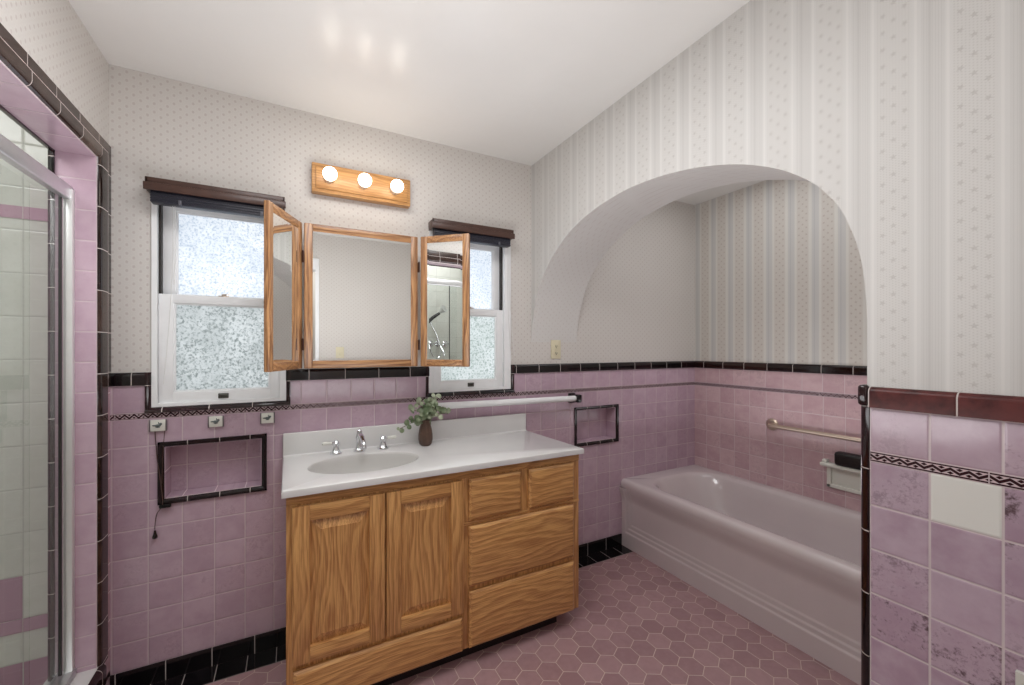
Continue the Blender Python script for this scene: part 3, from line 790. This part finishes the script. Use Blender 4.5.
def leaf(O, A, w):
    d = (Vector((A[0], A[1], 0)) - Vector((O[0], O[1], 0))).normalized()
    ang = math.atan2(d.y, d.x)
    return Matrix.Translation((O[0], O[1], 1.255)) @ Matrix.Rotation(ang, 4, 'Z')
mframe(mc, 'centre_panel', 0.499, H, Matrix.Translation((0.054, 2.0, 1.255)))
mframe(mc, 'left_wing', 0.280, H, leaf((-0.068, 1.757), (0.044, 2.002), 0.27))
mframe(mc, 'right_wing', 0.252, H, leaf((0.562, 1.990), (0.562 + math.cos(math.radians(43)), 1.990 - math.sin(math.radians(43))), 0.252))
for x in (0.049, 0.557):
    for z in (1.36, 1.74):
        bm = nb(); box(bm, x - 0.004, x + 0.004, 1.994, 2.006, z - 0.024, z + 0.024, 0.001)
        tube(bm, [(x, 1.996, z - 0.026), (x, 1.996, z + 0.026)], 0.003, 10); obj('hinge', bm, BRONZE, mc)

# vanity light bar
lb = thing('vanity_light', 'oak light bar with three round glowing bulbs above the mirror', 'light fixture', (0.315, YB, 2.13))
bm = nb(); box(bm, 0.088, 0.542, 2.100, YB + 0.006, 2.066, 2.200, 0.004); box(bm, 0.104, 0.526, 2.094, 2.102, 2.082, 2.184, 0.003)
obj('back_plate', bm, OAKL, lb)
for x in (0.160, 0.311, 0.461):
    bm = nb(); lathe(bm, [(0.0, 0.0), (0.024, 0.0), (0.024, -0.010), (0.017, -0.022), (0.0, -0.022)], (x, 2.095, 2.133), 'Y', 24); obj('socket', bm, SATIN, lb)
    bm = nb(); prof = [(0.0, 0.0), (0.013, 0.0), (0.014, -0.012)] + [(0.031 * math.sin(a), -0.040 + 0.031 * math.cos(a)) for a in [PI * (0.17 + 0.83 * k / 12) for k in range(13)]]
    lathe(bm, prof, (x, 2.076, 2.133), 'Y', 28); obj('bulb', bm, BULB, lb)

# ------------------------------------------------------------------ vanity cabinet
vc = thing('vanity_cabinet', 'honey oak vanity cabinet with two raised panel doors and drawers', 'cabinet', (0.61, 1.9, 0))
VF = 1.636
bm = nb(); box(bm, -0.012, 1.252, VF, VF + 0.02, 0.070, 0.831, 0.001); box(bm, -0.012, 0.004, VF + 0.02, 2.125, 0.070, 0.831, 0.001)
box(bm, 1.236, 1.252, VF + 0.02, 2.125, 0.070, 0.831, 0.001); box(bm, 0.004, 1.236, VF + 0.02, 2.125, 0.070, 0.086)
obj('cabinet_case', bm, OAKV, vc)
bm = nb(); box(bm, 0.02, 1.155, 1.685, 2.12, 0.0, 0.07); obj('toe_kick', bm, DARK, vc)
bm = nb(); box(bm, -0.012, 1.252, VF - 0.004, VF + 0.001, 0.795, 0.831, 0.001); box(bm, 0.645, 1.252, VF - 0.003, VF + 0.001, 0.592, 0.604, 0.001)
obj('face_rail', bm, OAKX, vc)
def slab(x0, x1, z0, z1, name='drawer'):
    bm = nb(); t = bmesh.new()
    y1, y0, l = VF - 0.001, VF - 0.019, 0.010
    O = [(x0, z0), (x1, z0), (x1, z1), (x0, z1)]
    rings = [[(x, y1, z) for x, z in O]]
    for ins, y in ((0.0, y0 + 0.009), (0.003, y0 + 0.006), (0.010, y0 + 0.001), (0.013, y0)):
        rings.append([(x0 + ins, y, z0 + ins), (x1 - ins, y, z0 + ins), (x1 - ins, y, z1 - ins), (x0 + ins, y, z1 - ins)])
    R = [[t.verts.new(p) for p in r] for r in rings]
    for i in range(len(R) - 1):
        for k in range(4): t.faces.new((R[i][k], R[i][(k + 1) % 4], R[i + 1][(k + 1) % 4], R[i + 1][k]))
    t.faces.new(R[0]); t.faces.new(R[-1]); bmesh.ops.recalc_face_normals(t, faces=t.faces); merge(bm, t)
    return obj(name, bm, OAKX, vc, ang=25)
slab(0.009, 0.639, 0.072, 0.214)
slab(0.669, 0.920, 0.612, 0.790); slab(0.962, 1.215, 0.612, 0.790)
slab(0.669, 1.215, 0.334, 0.588); slab(0.669, 1.215, 0.074, 0.312)
def pdoor(x0, x1, z0, z1):
    fw = 0.056; y0, y1 = VF - 0.020, VF - 0.001
    bm = nb(); box(bm, x0, x0 + fw, y0, y1, z0, z1, 0.004); box(bm, x1 - fw, x1, y0, y1, z0, z1, 0.004)
    box(bm, x0 + fw - .001, x1 - fw + .001, y0 + .0003, y1, z0, z0 + fw, 0.004, 2, 1); box(bm, x0 + fw - .001, x1 - fw + .001, y0 + .0003, y1, z1 - fw, z1, 0.004, 2, 1)
    d = obj('door', bm, [OAKV, OAKX], vc)
    t = bmesh.new(); R = []
    a0, a1, b0, b1 = x0 + fw, x1 - fw, z0 + fw, z1 - fw
    for ins, y in ((-0.003, y1), (-0.003, y0 + 0.012), (0.004, y0 + 0.013), (0.034, y0 + 0.003), (0.0345, y0 + 0.001), (0.036, y0 + 0.001)):
        R.append([t.verts.new(p) for p in ((a0 + ins, y, b0 + ins), (a1 - ins, y, b0 + ins), (a1 - ins, y, b1 - ins), (a0 + ins, y, b1 - ins))])
    for i in range(len(R) - 1):
        for k in range(4): t.faces.new((R[i][k], R[i][(k + 1) % 4], R[i + 1][(k + 1) % 4], R[i + 1][k]))
    t.faces.new(R[0]); t.faces.new(R[-1]); bmesh.ops.recalc_face_normals(t, faces=t.faces)
    obj('raised_panel', t, OAKV, d, ang=12)
pdoor(0.006, 0.320, 0.236, 0.790); pdoor(0.326, 0.642, 0.236, 0.790)

# ------------------------------------------------------------------ vanity top with integral basin
ZV = 0.857
ct = thing('bathroom_sink', 'white one piece sink top with oval basin on the oak cabinet', 'sink', (0.61, 1.9, ZV))
outer = [(-0.026, 1.604), (1.262, 1.605), (1.240, 2.118), (-0.028, 2.118)]
ec, er = (0.288, 1.858), (0.222, 0.152)
def ray_poly(an):
    dx, dy = math.cos(an), math.sin(an); best = None
    for i in range(4):
        (x1, y1), (x2, y2) = outer[i], outer[(i + 1) % 4]
        ex, ey = x2 - x1, y2 - y1; den = dx * ey - dy * ex
        if abs(den) < 1e-9: continue
        tt = ((x1 - ec[0]) * ey - (y1 - ec[1]) * ex) / den; s = ((x1 - ec[0]) * dy - (y1 - ec[1]) * dx) / den
        if tt > 0 and -1e-6 <= s <= 1 + 1e-6: best = tt if best is None else min(best, tt)
    return (ec[0] + dx * best, ec[1] + dy * best)
angs = sorted([2 * PI * k / 96 for k in range(96)] + [math.atan2(y - ec[1], x - ec[0]) % (2 * PI) for x, y in outer])
n = len(angs); t = bmesh.new()
def ell(k, s, z):
    a = angs[k]; # same polar direction
    r = 1 / math.sqrt((math.cos(a) / er[0]) ** 2 + (math.sin(a) / er[1]) ** 2) * s
    return (ec[0] + r * math.cos(a), ec[1] + r * math.sin(a), z)
rings = []
def oring(off, z):
    l = []
    cx, cy = 0.61, 1.86
    for a in angs:
        x, y = ray_poly(a); l.append(t.verts.new((x - math.copysign(off, x - cx) * (1 if abs(x - cx) > 0.5 else 0), y + (off if y < 1.61 else 0), z)))
    return l
rings.append(oring(0.0, ZV - 0.0255)); rings.append(oring(0.0, ZV - 0.006)); rings.append(oring(0.002, ZV - 0.002)); rings.append(oring(0.006, ZV))
rings.append([t.verts.new(ell(k, 1.06, ZV)) for k in range(n)]); rings.append([t.verts.new(ell(k, 1.02, ZV - 0.001)) for k in range(n)])
for i in range(len(rings) - 1):
    for k in range(n): t.faces.new((rings[i][k], rings[i][(k + 1) % n], rings[i + 1][(k + 1) % n], rings[i + 1][k]))
bmesh.ops.recalc_face_normals(t, faces=t.faces)
if sum(f.normal.z * f.calc_area() for f in t.faces) < 0: bmesh.ops.reverse_faces(t, faces=t.faces)
# underside
ctop = obj('counter_slab', t, MARB, ct, ang=30)
t = bmesh.new(); rr = []
for s, z in ((1.02, -0.001), (1.0, -0.003), (0.975, -0.012), (0.94, -0.03), (0.88, -0.06), (0.78, -0.09), (0.6, -0.115), (0.35, -0.128), (0.12, -0.132)):
    rr.append([t.verts.new(ell(k, s, ZV + z)) for k in range(n)])
for i in range(len(rr) - 1):
    for k in range(n): t.faces.new((rr[i][k], rr[i][(k + 1) % n], rr[i + 1][(k + 1) % n], rr[i + 1][k]))
t.faces.new(rr[-1]); bmesh.ops.recalc_face_normals(t, faces=t.faces)
bas = obj('basin', t, BASIN, ct, ang=60)
bm = nb(); lathe(bm, [(0.0, 0.004), (0.012, 0.004), (0.020, 0.003), (0.022, 0.0), (0.0, 0.0)], (ec[0], ec[1], ZV - 0.132)); obj('drain', bm, CHROME, bas)
bm = nb(); box(bm, -0.028, 1.232, 2.112, 2.136, ZV - 0.02, ZV + 0.102, 0.004, 3); quarter(bm, 'X', -0.026, 1.23, (2.114, ZV - 0.002), -0.006, 0.008)
obj('backsplash', bm, MARB, ct)

# faucet
fa = thing('faucet', 'chrome faucet with two white porcelain lever handles behind the basin', 'faucet', (0.290, 2.062, ZV))
bm = nb(); X, Y = 0.290, 2.062
lathe(bm, [(0.0, 0), (0.027, 0), (0.027, 0.006), (0.019, 0.012), (0.016, 0.022), (0.013, 0.040), (0.015, 0.055), (0.018, 0.066), (0.015, 0.078), (0.012, 0.088), (0.013, 0.094), (0.006, 0.100), (0.005, 0.106), (0.0, 0.108)], (X, Y, ZV), 'Z', 28)
tube(bm, crv3([(X, Y, ZV + 0.072), (X + 0.002, Y - 0.03, ZV + 0.078), (X + 0.004, Y - 0.065, ZV + 0.070), (X + 0.006, Y - 0.092, ZV + 0.052), (X + 0.006, Y - 0.098, ZV + 0.038)]), [0.012] * 12 + [0.010] * 13, 16)
lathe(bm, [(0.0, 0), (0.010, 0), (0.012, 0.004), (0.012, 0.012), (0.0, 0.014)], (X + 0.006, Y - 0.098, ZV + 0.028), 'Z', 20)
obj('spout', bm, CHROME, fa)
for hx, dirx in ((0.187, -1), (0.398, 1)):
    bm = nb(); lathe(bm, [(0.0, 0), (0.027, 0), (0.027, 0.005), (0.020, 0.011), (0.014, 0.024), (0.011, 0.036), (0.014, 0.044), (0.015, 0.052), (0.009, 0.060), (0.0, 0.062)], (hx, 2.058, ZV), 'Z', 28)
    tube(bm, [(hx, 2.058, ZV + 0.050), (hx + dirx * 0.020, 2.052, ZV + 0.052 + (0.004 if dirx > 0 else 0))], 0.006, 12)
    hd = obj('handle', bm, CHROME, fa)
    bm = nb(); tube(bm, [(hx + dirx * 0.018, 2.053, ZV + 0.052), (hx + dirx * 0.024, 2.051, ZV + 0.0525), (hx + dirx * 0.045, 2.046, ZV + 0.054), (hx + dirx * 0.056, 2.043, ZV + 0.055), (hx + dirx * 0.060, 2.042, ZV + 0.055)], [0.005, 0.0065, 0.0088, 0.0078, 0.003], 16)
    obj('porcelain_lever', bm, PORC, hd)

# vase and sprigs
vx, vy = 0.600, 2.030
vs = tag(obj('vase', (lambda b: (lathe(b, [(0.0, 0), (0.021, 0), (0.030, 0.010), (0.0345, 0.030), (0.034, 0.055), (0.029, 0.085), (0.0225, 0.108), (0.020, 0.120), (0.0235, 0.128), (0.021, 0.129), (0.017, 0.120), (0.0, 0.118)], (vx, vy, ZV), 'Z', 48, 16, 0.03), b)[1])(nb()), VASE, loc=(vx, vy, ZV)),
         'small dark brown ribbed vase standing on the white sink top', 'vase')
pl = thing('eucalyptus_sprigs', 'loose green eucalyptus sprigs standing in the brown vase', 'plant', (vx, vy, ZV + 0.115))
ls = nb(); random.seed(11)
tips = [((-0.085, -0.01, 0.135), 6), ((-0.045, -0.02, 0.215), 7), ((0.0, -0.03, 0.185), 7), ((0.05, -0.01, 0.250), 8), ((0.085, -0.02, 0.185), 7), ((-0.13, -0.015, 0.098), 6),
        ((0.025, 0.02, 0.215), 6), ((-0.055, -0.04, 0.12), 6), ((0.05, -0.05, 0.15), 6), ((0.115, -0.01, 0.150), 5), ((-0.02, -0.05, 0.165), 6), ((-0.075, 0.0, 0.18), 6), ((0.03, -0.06, 0.20), 6)]
def leafmesh(bm, c, d, nrm, L, Wd):
    t = bmesh.new(); d = d.normalized(); s = d.cross(nrm).normalized(); nn = s.cross(d).normalized()
    K = 10; rows = []
    for i in range(K + 1):
        u = i / K; w = Wd * math.sqrt(max(0, 1 - (2 * u - 1) ** 2)) ; cup = -0.12 * L * (u - .5) ** 2 * 4
        rows.append([t.verts.new(c + d * (u * L) + s * (w * q) + nn * (cup + abs(q) * 0.12 * w)) for q in (-1, -0.5, 0, 0.5, 1)])
    for i in range(K):
        for j in range(4): t.faces.new((rows[i][j], rows[i][j + 1], rows[i + 1][j + 1], rows[i + 1][j]))
    bmesh.ops.remove_doubles(t, verts=t.verts, dist=1e-6); merge(bm, t)
for (tp, k) in tips:
    base = Vector((vx, vy, ZV + 0.115)); tip = Vector((vx + tp[0], vy + tp[1], ZV + tp[2]))
    mid = base.lerp(tip, 0.5) + Vector((-tp[0] * 0.15, 0, 0.02))
    pts = crv3([base - Vector((tp[0] * 0.05, 0, 0.05)), base, mid, tip])
    bm = nb(); tube(bm, pts, [0.0016] * len(pts), 6); obj('stem', bm, STEM, pl)
    for i in range(k):
        f = 0.36 + 0.64 * i / (k - 1); q = pts[min(len(pts) - 1, int(f * (len(pts) - 1)))]
        an = random.uniform(0, 2 * PI); d = Vector((math.cos(an), -0.35 + 0.4 * random.random(), math.sin(an) * 0.9 + 0.15))
        L = random.uniform(0.024, 0.034); leafmesh(ls, q, d, Vector((random.uniform(-.5, .5), -1, random.uniform(-.3, .8))), L, L * 0.45)
        if i % 2: leafmesh(ls, q, Vector((-d.x, d.y, random.uniform(-.6, .8))), Vector((random.uniform(-.5, .5), -1, random.uniform(-.3, .8))), L * .8, L * 0.36)
m = M('eucalyptus_leaf'); m.pos(True); nn_ = m.noise(S(m.nt, m.p), 18, 2); n4 = m.noise(S(m.nt, m.p), 60, 2)
m.set('Base Color', m.mix(nn_.smooth(0.35, 0.65), lin((88, 106, 72)), lin((170, 178, 152)))); m.set('Roughness', 0.55)
obj('leaves', ls, m.mat, pl)

# ------------------------------------------------------------------ bathtub
bt = thing('bathtub', 'lilac grey enamel bathtub built in under the arch', 'bathtub', (2.37, 1.32, 0))
TX0, TX1, TY0, TY1, TZ = 2.0, XA - 0.001, YP + 0.006, YB - 0.001, 0.450
def rrect(x0, x1, y0, y1, r0, r1, N=14):
    """rounded rectangle; r0 at low y end, r1 at high y end; returns points with N per corner"""
    out = []
    for (cx, cy, r, a0) in ((x1 - r1, y1 - r1, r1, 0), (x0 + r1, y1 - r1, r1, PI / 2), (x0 + r0, y0 + r0, r0, PI), (x1 - r0, y0 + r0, r0, 1.5 * PI)):
        for k in range(N): a = a0 + k / (N - 1) * PI / 2; out.append((cx + r * math.cos(a), cy + r * math.sin(a)))
    return out
t = bmesh.new(); R = []
def ring(x0, x1, y0, y1, r0, r1, z): R.append([t.verts.new((x, y, z)) for x, y in rrect(x0, x1, y0, y1, r0, r1)])
e = 0.004
ring(TX0 - 0.004, TX1, TY0, TY1, e, e, TZ - 0.052)
ring(TX0 - 0.0055, TX1, TY0, TY1, e, e, TZ - 0.040)
ring(TX0 - 0.0045, TX1, TY0, TY1, e, e, TZ - 0.026)
ring(TX0 + 0.001, TX1, TY0, TY1, e, e, TZ - 0.012)
ring(TX0 + 0.010, TX1, TY0, TY1, e, e, TZ - 0.003)
ring(TX0 + 0.022, TX1, TY0, TY1, e, e, TZ)
for ins, z, r in ((0.0, 0.001, 0.17), (0.010, -0.002, 0.17), (0.020, -0.010, 0.17), (0.028, -0.024, 0.17), (0.040, -0.09, 0.165), (0.058, -0.20, 0.16), (0.085, -0.30, 0.15), (0.12, -0.345, 0.13), (0.17, -0.362, 0.10)):
    ring(TX0 + 0.062 + ins, TX1 - 0.050 - ins, TY0 + 0.10 + ins, TY1 - 0.10 - ins * (1.0 + (0.9 if z < -0.05 else 0)), r, r + 0.03, TZ + z)
for i in range(len(R) - 1):
    for k in range(len(R[0])): t.faces.new((R[i][k], R[i][(k + 1) % len(R[0])], R[i + 1][(k + 1) % len(R[0])], R[i + 1][k]))
t.faces.new(R[-1]); bmesh.ops.recalc_face_normals(t, faces=t.faces)
obj('tub_basin', t, TUB, bt, ang=60)
# apron with stepped panel lines
t = bmesh.new(); G = []
zs = [0.0] + [0.04 + (TZ - 0.05 - 0.04) * k / 110 for k in range(111)]
ys = [TY1 - (TY1 - TY0) * 0.12 * (k / 60) for k in range(61)] + [TY1 - (TY1 - TY0) * (0.12 + 0.88 * k / 30) for k in range(1, 31)]
def sst(a, b, x): u = max(0, min(1, (x - a) / (b - a))); return u * u * (3 - 2 * u)
for z in zs:
    row = []
    for y in ys:
        mz, my = z, (TY1 - y)
        d1 = min(mz - 0.094, my - 0.030); d2 = min(mz - 0.122, my - 0.050); d3 = min(mz - 0.150, my - 0.072)
        x = TX0 + 0.004 + 0.006 * sst(0, 0.010, d1) + 0.005 * sst(0, 0.010, d2) + 0.004 * sst(0, 0.012, d3)
        x -= 0.021 * sst(0.30, 0.40, z)  # swell under the rim
        row.append(t.verts.new((x, y, z)))
    G.append(row)
for i in range(len(G) - 1):
    for j in range(len(ys) - 1): t.faces.new((G[i][j], G[i][j + 1], G[i + 1][j + 1], G[i + 1][j]))
bmesh.ops.recalc_face_normals(t, faces=t.faces)
if sum(f.normal.x for f in t.faces) > 0: bmesh.ops.reverse_faces(t, faces=t.faces)
obj('apron', t, TUB, bt, ang=80)

# grab bar
gb = thing('grab_bar', 'brushed nickel grab bar on the pink alcove wall above the tub', 'grab bar', (XA, 1.25, 0.85))
bm = nb(); y0, y1 = 1.560, 0.80
tube(bm, crv3([(XA, y0, 0.850), (2.732, y0 - 0.012, 0.850), (2.716, y0 - 0.030, 0.850), (2.706, y0 - 0.060, 0.850), (2.706, y1 + 0.025, 0.848), (2.714, y1 + 0.006, 0.848), (2.728, y1, 0.848), (XA, y1, 0.848)]), 0.0135, 18)
obj('bar', bm, NICK, gb)
for y in (y0, y1):
    bm = nb(); lathe(bm, [(0.0, 0.0), (0.038, 0.0), (0.038, -0.005), (0.030, -0.010), (0.016, -0.012), (0.0, -0.012)], (XA, y, 0.852), 'X', 28); obj('flange', bm, NICK, gb)

# soap dish
sd = thing('soap_dish', 'white ceramic soap dish set in the pink alcove wall', 'soap dish', (XA, 1.13, 0.62))
bm = nb(); x0 = XA - 0.022
A, B, c0, c1 = 1.245, 1.015, 0.548, 0.668
for (a, b, c, d) in ((A - 0.022, A, c0, c1), (B, B + 0.022, c0, c1), (B, A, c0, c0 + 0.022)): box(bm, x0, XA, a, b, c, d, 0.005, 3)
box(bm, XA - 0.008, XA, B + .01, A - .01, c0 + .01, c1, 0.001)
box(bm, XA - 0.055, XA, B - 0.02, A + 0.022, c1, c1 + 0.022, 0.008, 3)
obj('ceramic_body', bm, PORC, sd)
bm = nb(); sphere(bm, (XA - 0.032, A + 0.004, c1 + 0.028), 0.014, 16, (1, 1, .9)); tube(bm, [(XA, A + 0.004, c1 + 0.028), (XA - 0.030, A + 0.004, c1 + 0.028)], 0.009, 12); obj('end_knob', bm, PORC, sd)
bm = nb(); box(bm, XA - 0.066, XA - 0.010, 0.99, 1.192, c1 + 0.0225, c1 + 0.098, 0.016, 4)
tag(obj('sponge', bm, plain('black_sponge', (22, 13, 14), 0.45, var=0.2, scale=60, bump=0.001), loc=(XA - 0.03, 1.09, c1 + 0.022)), 'oblong black sponge lying on the white soap dish', 'sponge')

# toilet paper holder at the frame edge
tp = thing('paper_holder', 'white ceramic paper holder low on the near tiled wall', 'paper holder', (XR, 0.17, 0.63))
bm = nb(); sheet(bm, 'X', XR - 0.010, 0.012, 0.09, 0.253, 0.555, 0.702, [(0.107, 0.236, 0.572, 0.685)])
box(bm, XR - 0.028, XR - 0.004, 0.236, 0.252, 0.60, 0.66, 0.005); box(bm, XR - 0.028, XR - 0.004, 0.091, 0.107, 0.60, 0.66, 0.005)
obj('ceramic_frame', bm, PORC, tp)
bm = nb(); tube(bm, [(XR - 0.018, 0.10, 0.63), (XR - 0.018, 0.243, 0.63)], 0.008, 14); obj('roller', bm, PORC, tp)

# ------------------------------------------------------------------ shower door and fixtures
sdr = thing('shower_door', 'chrome framed clear glass shower door in the left opening', 'shower door', (-0.69, 1.28, 0.19))
bm = nb(); box(bm, -0.700, -0.674, SY0 + .004, 2.0125, 1.862, 1.912, 0.005, 3); obj('header_rail', bm, SATIN, sdr)
bm = nb(); box(bm, -0.694, -0.670, 1.992, 2.0125, 0.20, 1.90, 0.002); box(bm, -0.706, -0.672, SY0 + .005, SY0 + .025, 0.20, 1.90, 0.003); obj('wall_channel', bm, plain('pale_aluminium', (226, 226, 224), 0.35, 0.5, var=0.02), sdr)
bm = nb(); box(bm, -0.716, -0.664, SY0 + .005, 2.012, 0.192, 0.216, 0.004); obj('bottom_track', bm, SATIN, sdr)
for (xa, ya, yb) in ((-0.698, 1.22, 1.985), (-0.680, 0.60, 1.30)):
    bm = nb(); bm.faces.new([bm.verts.new(p) for p in ((xa, ya, 0.225), (xa, yb, 0.225), (xa, yb, 1.872), (xa, ya, 1.872))]); g = obj('glass_panel', bm, GLASS, sdr, smooth=False)
    bm = nb(); box(bm, xa - .003, xa + .005, yb - 0.006, yb, 0.218, 1.865, 0.001); obj('edge_gasket', bm, GASK, g)
bm = nb(); tube(bm, [(-0.655, 0.75, 1.05), (-0.655, 1.15, 1.05)], 0.008, 12)
for y in (0.78, 1.12): tube(bm, [(-0.655, y, 1.05), (-0.678, y, 1.05)], 0.006, 10)
obj('towel_rail', bm, CHROME, sdr)

sf = thing('shower_fixture', 'chrome shower valves with hand shower on the white shower wall, seen mirrored', 'shower', (-1.52, 1.06, 1.39))
for y in (0.98, 1.06, 1.14):
    bm = nb(); lathe(bm, [(0.0, 0), (0.030, 0), (0.030, 0.006), (0.012, 0.012), (0.012, 0.05), (0.0, 0.05)], (-1.522, y, 1.39), 'X', 20); vv = obj('valve', bm, CHROME, sf)
    if y != 1.06:
        bm = nb(); tube(bm, [(-1.467, y - 0.03, 1.39), (-1.467, y + 0.03, 1.39)], 0.009, 10); tube(bm, [(-1.467, y, 1.36), (-1.467, y, 1.42)], 0.009, 10); obj('cross_handle', bm, CHROME, vv)
bm = nb(); tube(bm, [(-1.478, 1.06, 1.39), (-1.470, 1.09, 1.48), (-1.465, 1.19, 1.66)], 0.010, 12); obj('slide_rail', bm, CHROME, sf)
bm = nb(); tube(bm, crv3([(-1.47, 1.05, 1.37), (-1.45, 1.06, 1.27), (-1.45, 1.13, 1.25), (-1.44, 1.19, 1.40), (-1.44, 1.20, 1.58)]), 0.006, 8); obj('hose', bm, CHROME, sf)
bm = nb(); tube(bm, [(-1.44, 1.20, 1.60), (-1.43, 1.15, 1.65), (-1.42, 1.08, 1.70)], [0.016, 0.018, 0.014], 14); obj('hand_grip', bm, BLACK, sf)
bm = nb(); tube(bm, [(-1.42, 1.08, 1.70), (-1.40, 1.05, 1.735), (-1.385, 1.04, 1.745)], [0.012, 0.036, 0.040], 20)
obj('shower_head', bm, SATIN, sf)
bm = nb(); tube(bm, [(-1.522, 1.19, 1.64), (-1.46, 1.19, 1.64)], 0.012, 12); obj('wall_bracket', bm, CHROME, sf)
bm = nb(); tube(bm, [(-1.478, 1.06, 1.385), (-1.38, 1.05, 1.30), (-1.37, 1.05, 1.27)], 0.013, 12); obj('tub_spout', bm, CHROME, sf)

# unseen ceiling lamp, added overhead to go with the room's fill light
cl = thing('added_ceiling_lamp', 'unseen round white ceiling lamp added overhead for light', 'lamp', (0.35, 0.93, ZC))
bm = nb(); lathe(bm, [(0.0, 0), (0.17, 0), (0.17, -0.018), (0.15, -0.024), (0.0, -0.024)], (0.35, 0.93, ZC), 'Z', 40); obj('lamp_base', bm, WHITE, cl)
bm = nb(); lathe(bm, [(0.0, -0.02), (0.145, -0.02), (0.14, -0.045), (0.11, -0.068), (0.06, -0.082), (0.0, -0.086)], (0.35, 0.93, ZC), 'Z', 40); obj('lamp_shade', bm, LAMPG, cl)

# ------------------------------------------------------------------ lights, world, camera
def area(name, loc, rot, sx, sy, w, col=(1, 1, 1)):
    l = bpy.data.lights.new(name, 'AREA'); l.shape = 'RECTANGLE'; l.size = sx; l.size_y = sy; l.energy = w; l.color = col
    o = bpy.data.objects.new(name, l); C.objects.link(o); o.location = loc; o.rotation_euler = rot; return o
area('ceiling_up_fill', (0.25, 0.95, 1.05), (math.radians(180), 0, 0), 1.0, 1.0, 15, (0.98, 0.985, 1.0))  # added fill aimed up at the ceiling, no fixture there
area('room_fill', (0.25, 1.10, ZC - 0.012), (0, 0, 0), 0.9, 0.6, 15, (0.97, 0.98, 1.0))  # added fill just below the ceiling to brighten the room
area('alcove_up_fill', (2.25, 1.25, 0.75), (math.radians(180), 0, 0), 0.5, 0.9, 2.6, (0.98, 0.985, 1.0))  # added fill over the tub, aimed up to lighten the arch soffit
area('alcove_top_fill', (2.2, 1.2, ZC - 0.02), (0, 0, 0), 0.7, 1.2, 4.5, (0.98, 0.985, 1.0))  # added fill out of view above the arch, brightens the alcove
area('shower_fill', (-1.15, 1.3, ZC - 0.03), (0, 0, 0), 0.5, 0.8, 8, (0.98, 0.99, 1.0))  # unseen fill added to brighten the shower interior
area('hall_fill', (-0.1, -0.6, ZC - 0.03), (0, 0, 0), 0.5, 0.3, 8, (1, 0.98, 0.95))  # unseen fill added to light the hall
for W in (W1, W2):
    area('daylight', ((W[0] + W[1]) / 2, YB + 0.6, 1.62), (math.radians(90), 0, 0), 0.8, 1.1, 75, (0.97, 0.985, 1.0))
for x in (0.160, 0.311, 0.461):
    l = bpy.data.lights.new('bulb_light', 'POINT'); l.energy = 0.22; l.color = (1, 0.95, 0.88); l.shadow_soft_size = 0.031
    o = bpy.data.objects.new('bulb_light', l); C.objects.link(o); o.location = (x, 2.0, 2.133)

w = bpy.data.worlds.new('world'); bpy.context.scene.world = w; w.use_nodes = True
w.node_tree.nodes['Background'].inputs[0].default_value = (0.90, 0.95, 1.0, 1); w.node_tree.nodes['Background'].inputs[1].default_value = 1.6

f = 413.5; th = 0.4897
cd = bpy.data.cameras.new('camera'); cam = bpy.data.objects.new('camera', cd); C.objects.link(cam)
cd.sensor_width = 36; cd.sensor_fit = 'HORIZONTAL'; cd.lens = f / 1024 * 36; cd.clip_start = 0.02
cd.shift_x = (512 - 510.37) / 1024; cd.shift_y = (348.3 - 342.5) / 1024
cam.location = (0, 0, 1.3431); cam.rotation_euler = (math.radians(90), 0, -th)
sc = bpy.context.scene; sc.camera = cam
sc.view_settings.view_transform = 'Standard'; sc.view_settings.look = 'None'; sc.view_settings.exposure = 0.0
sc.cycles.use_denoising = True; sc.cycles.max_bounces = 10; sc.cycles.diffuse_bounces = 6; sc.cycles.sample_clamp_indirect = 6.0
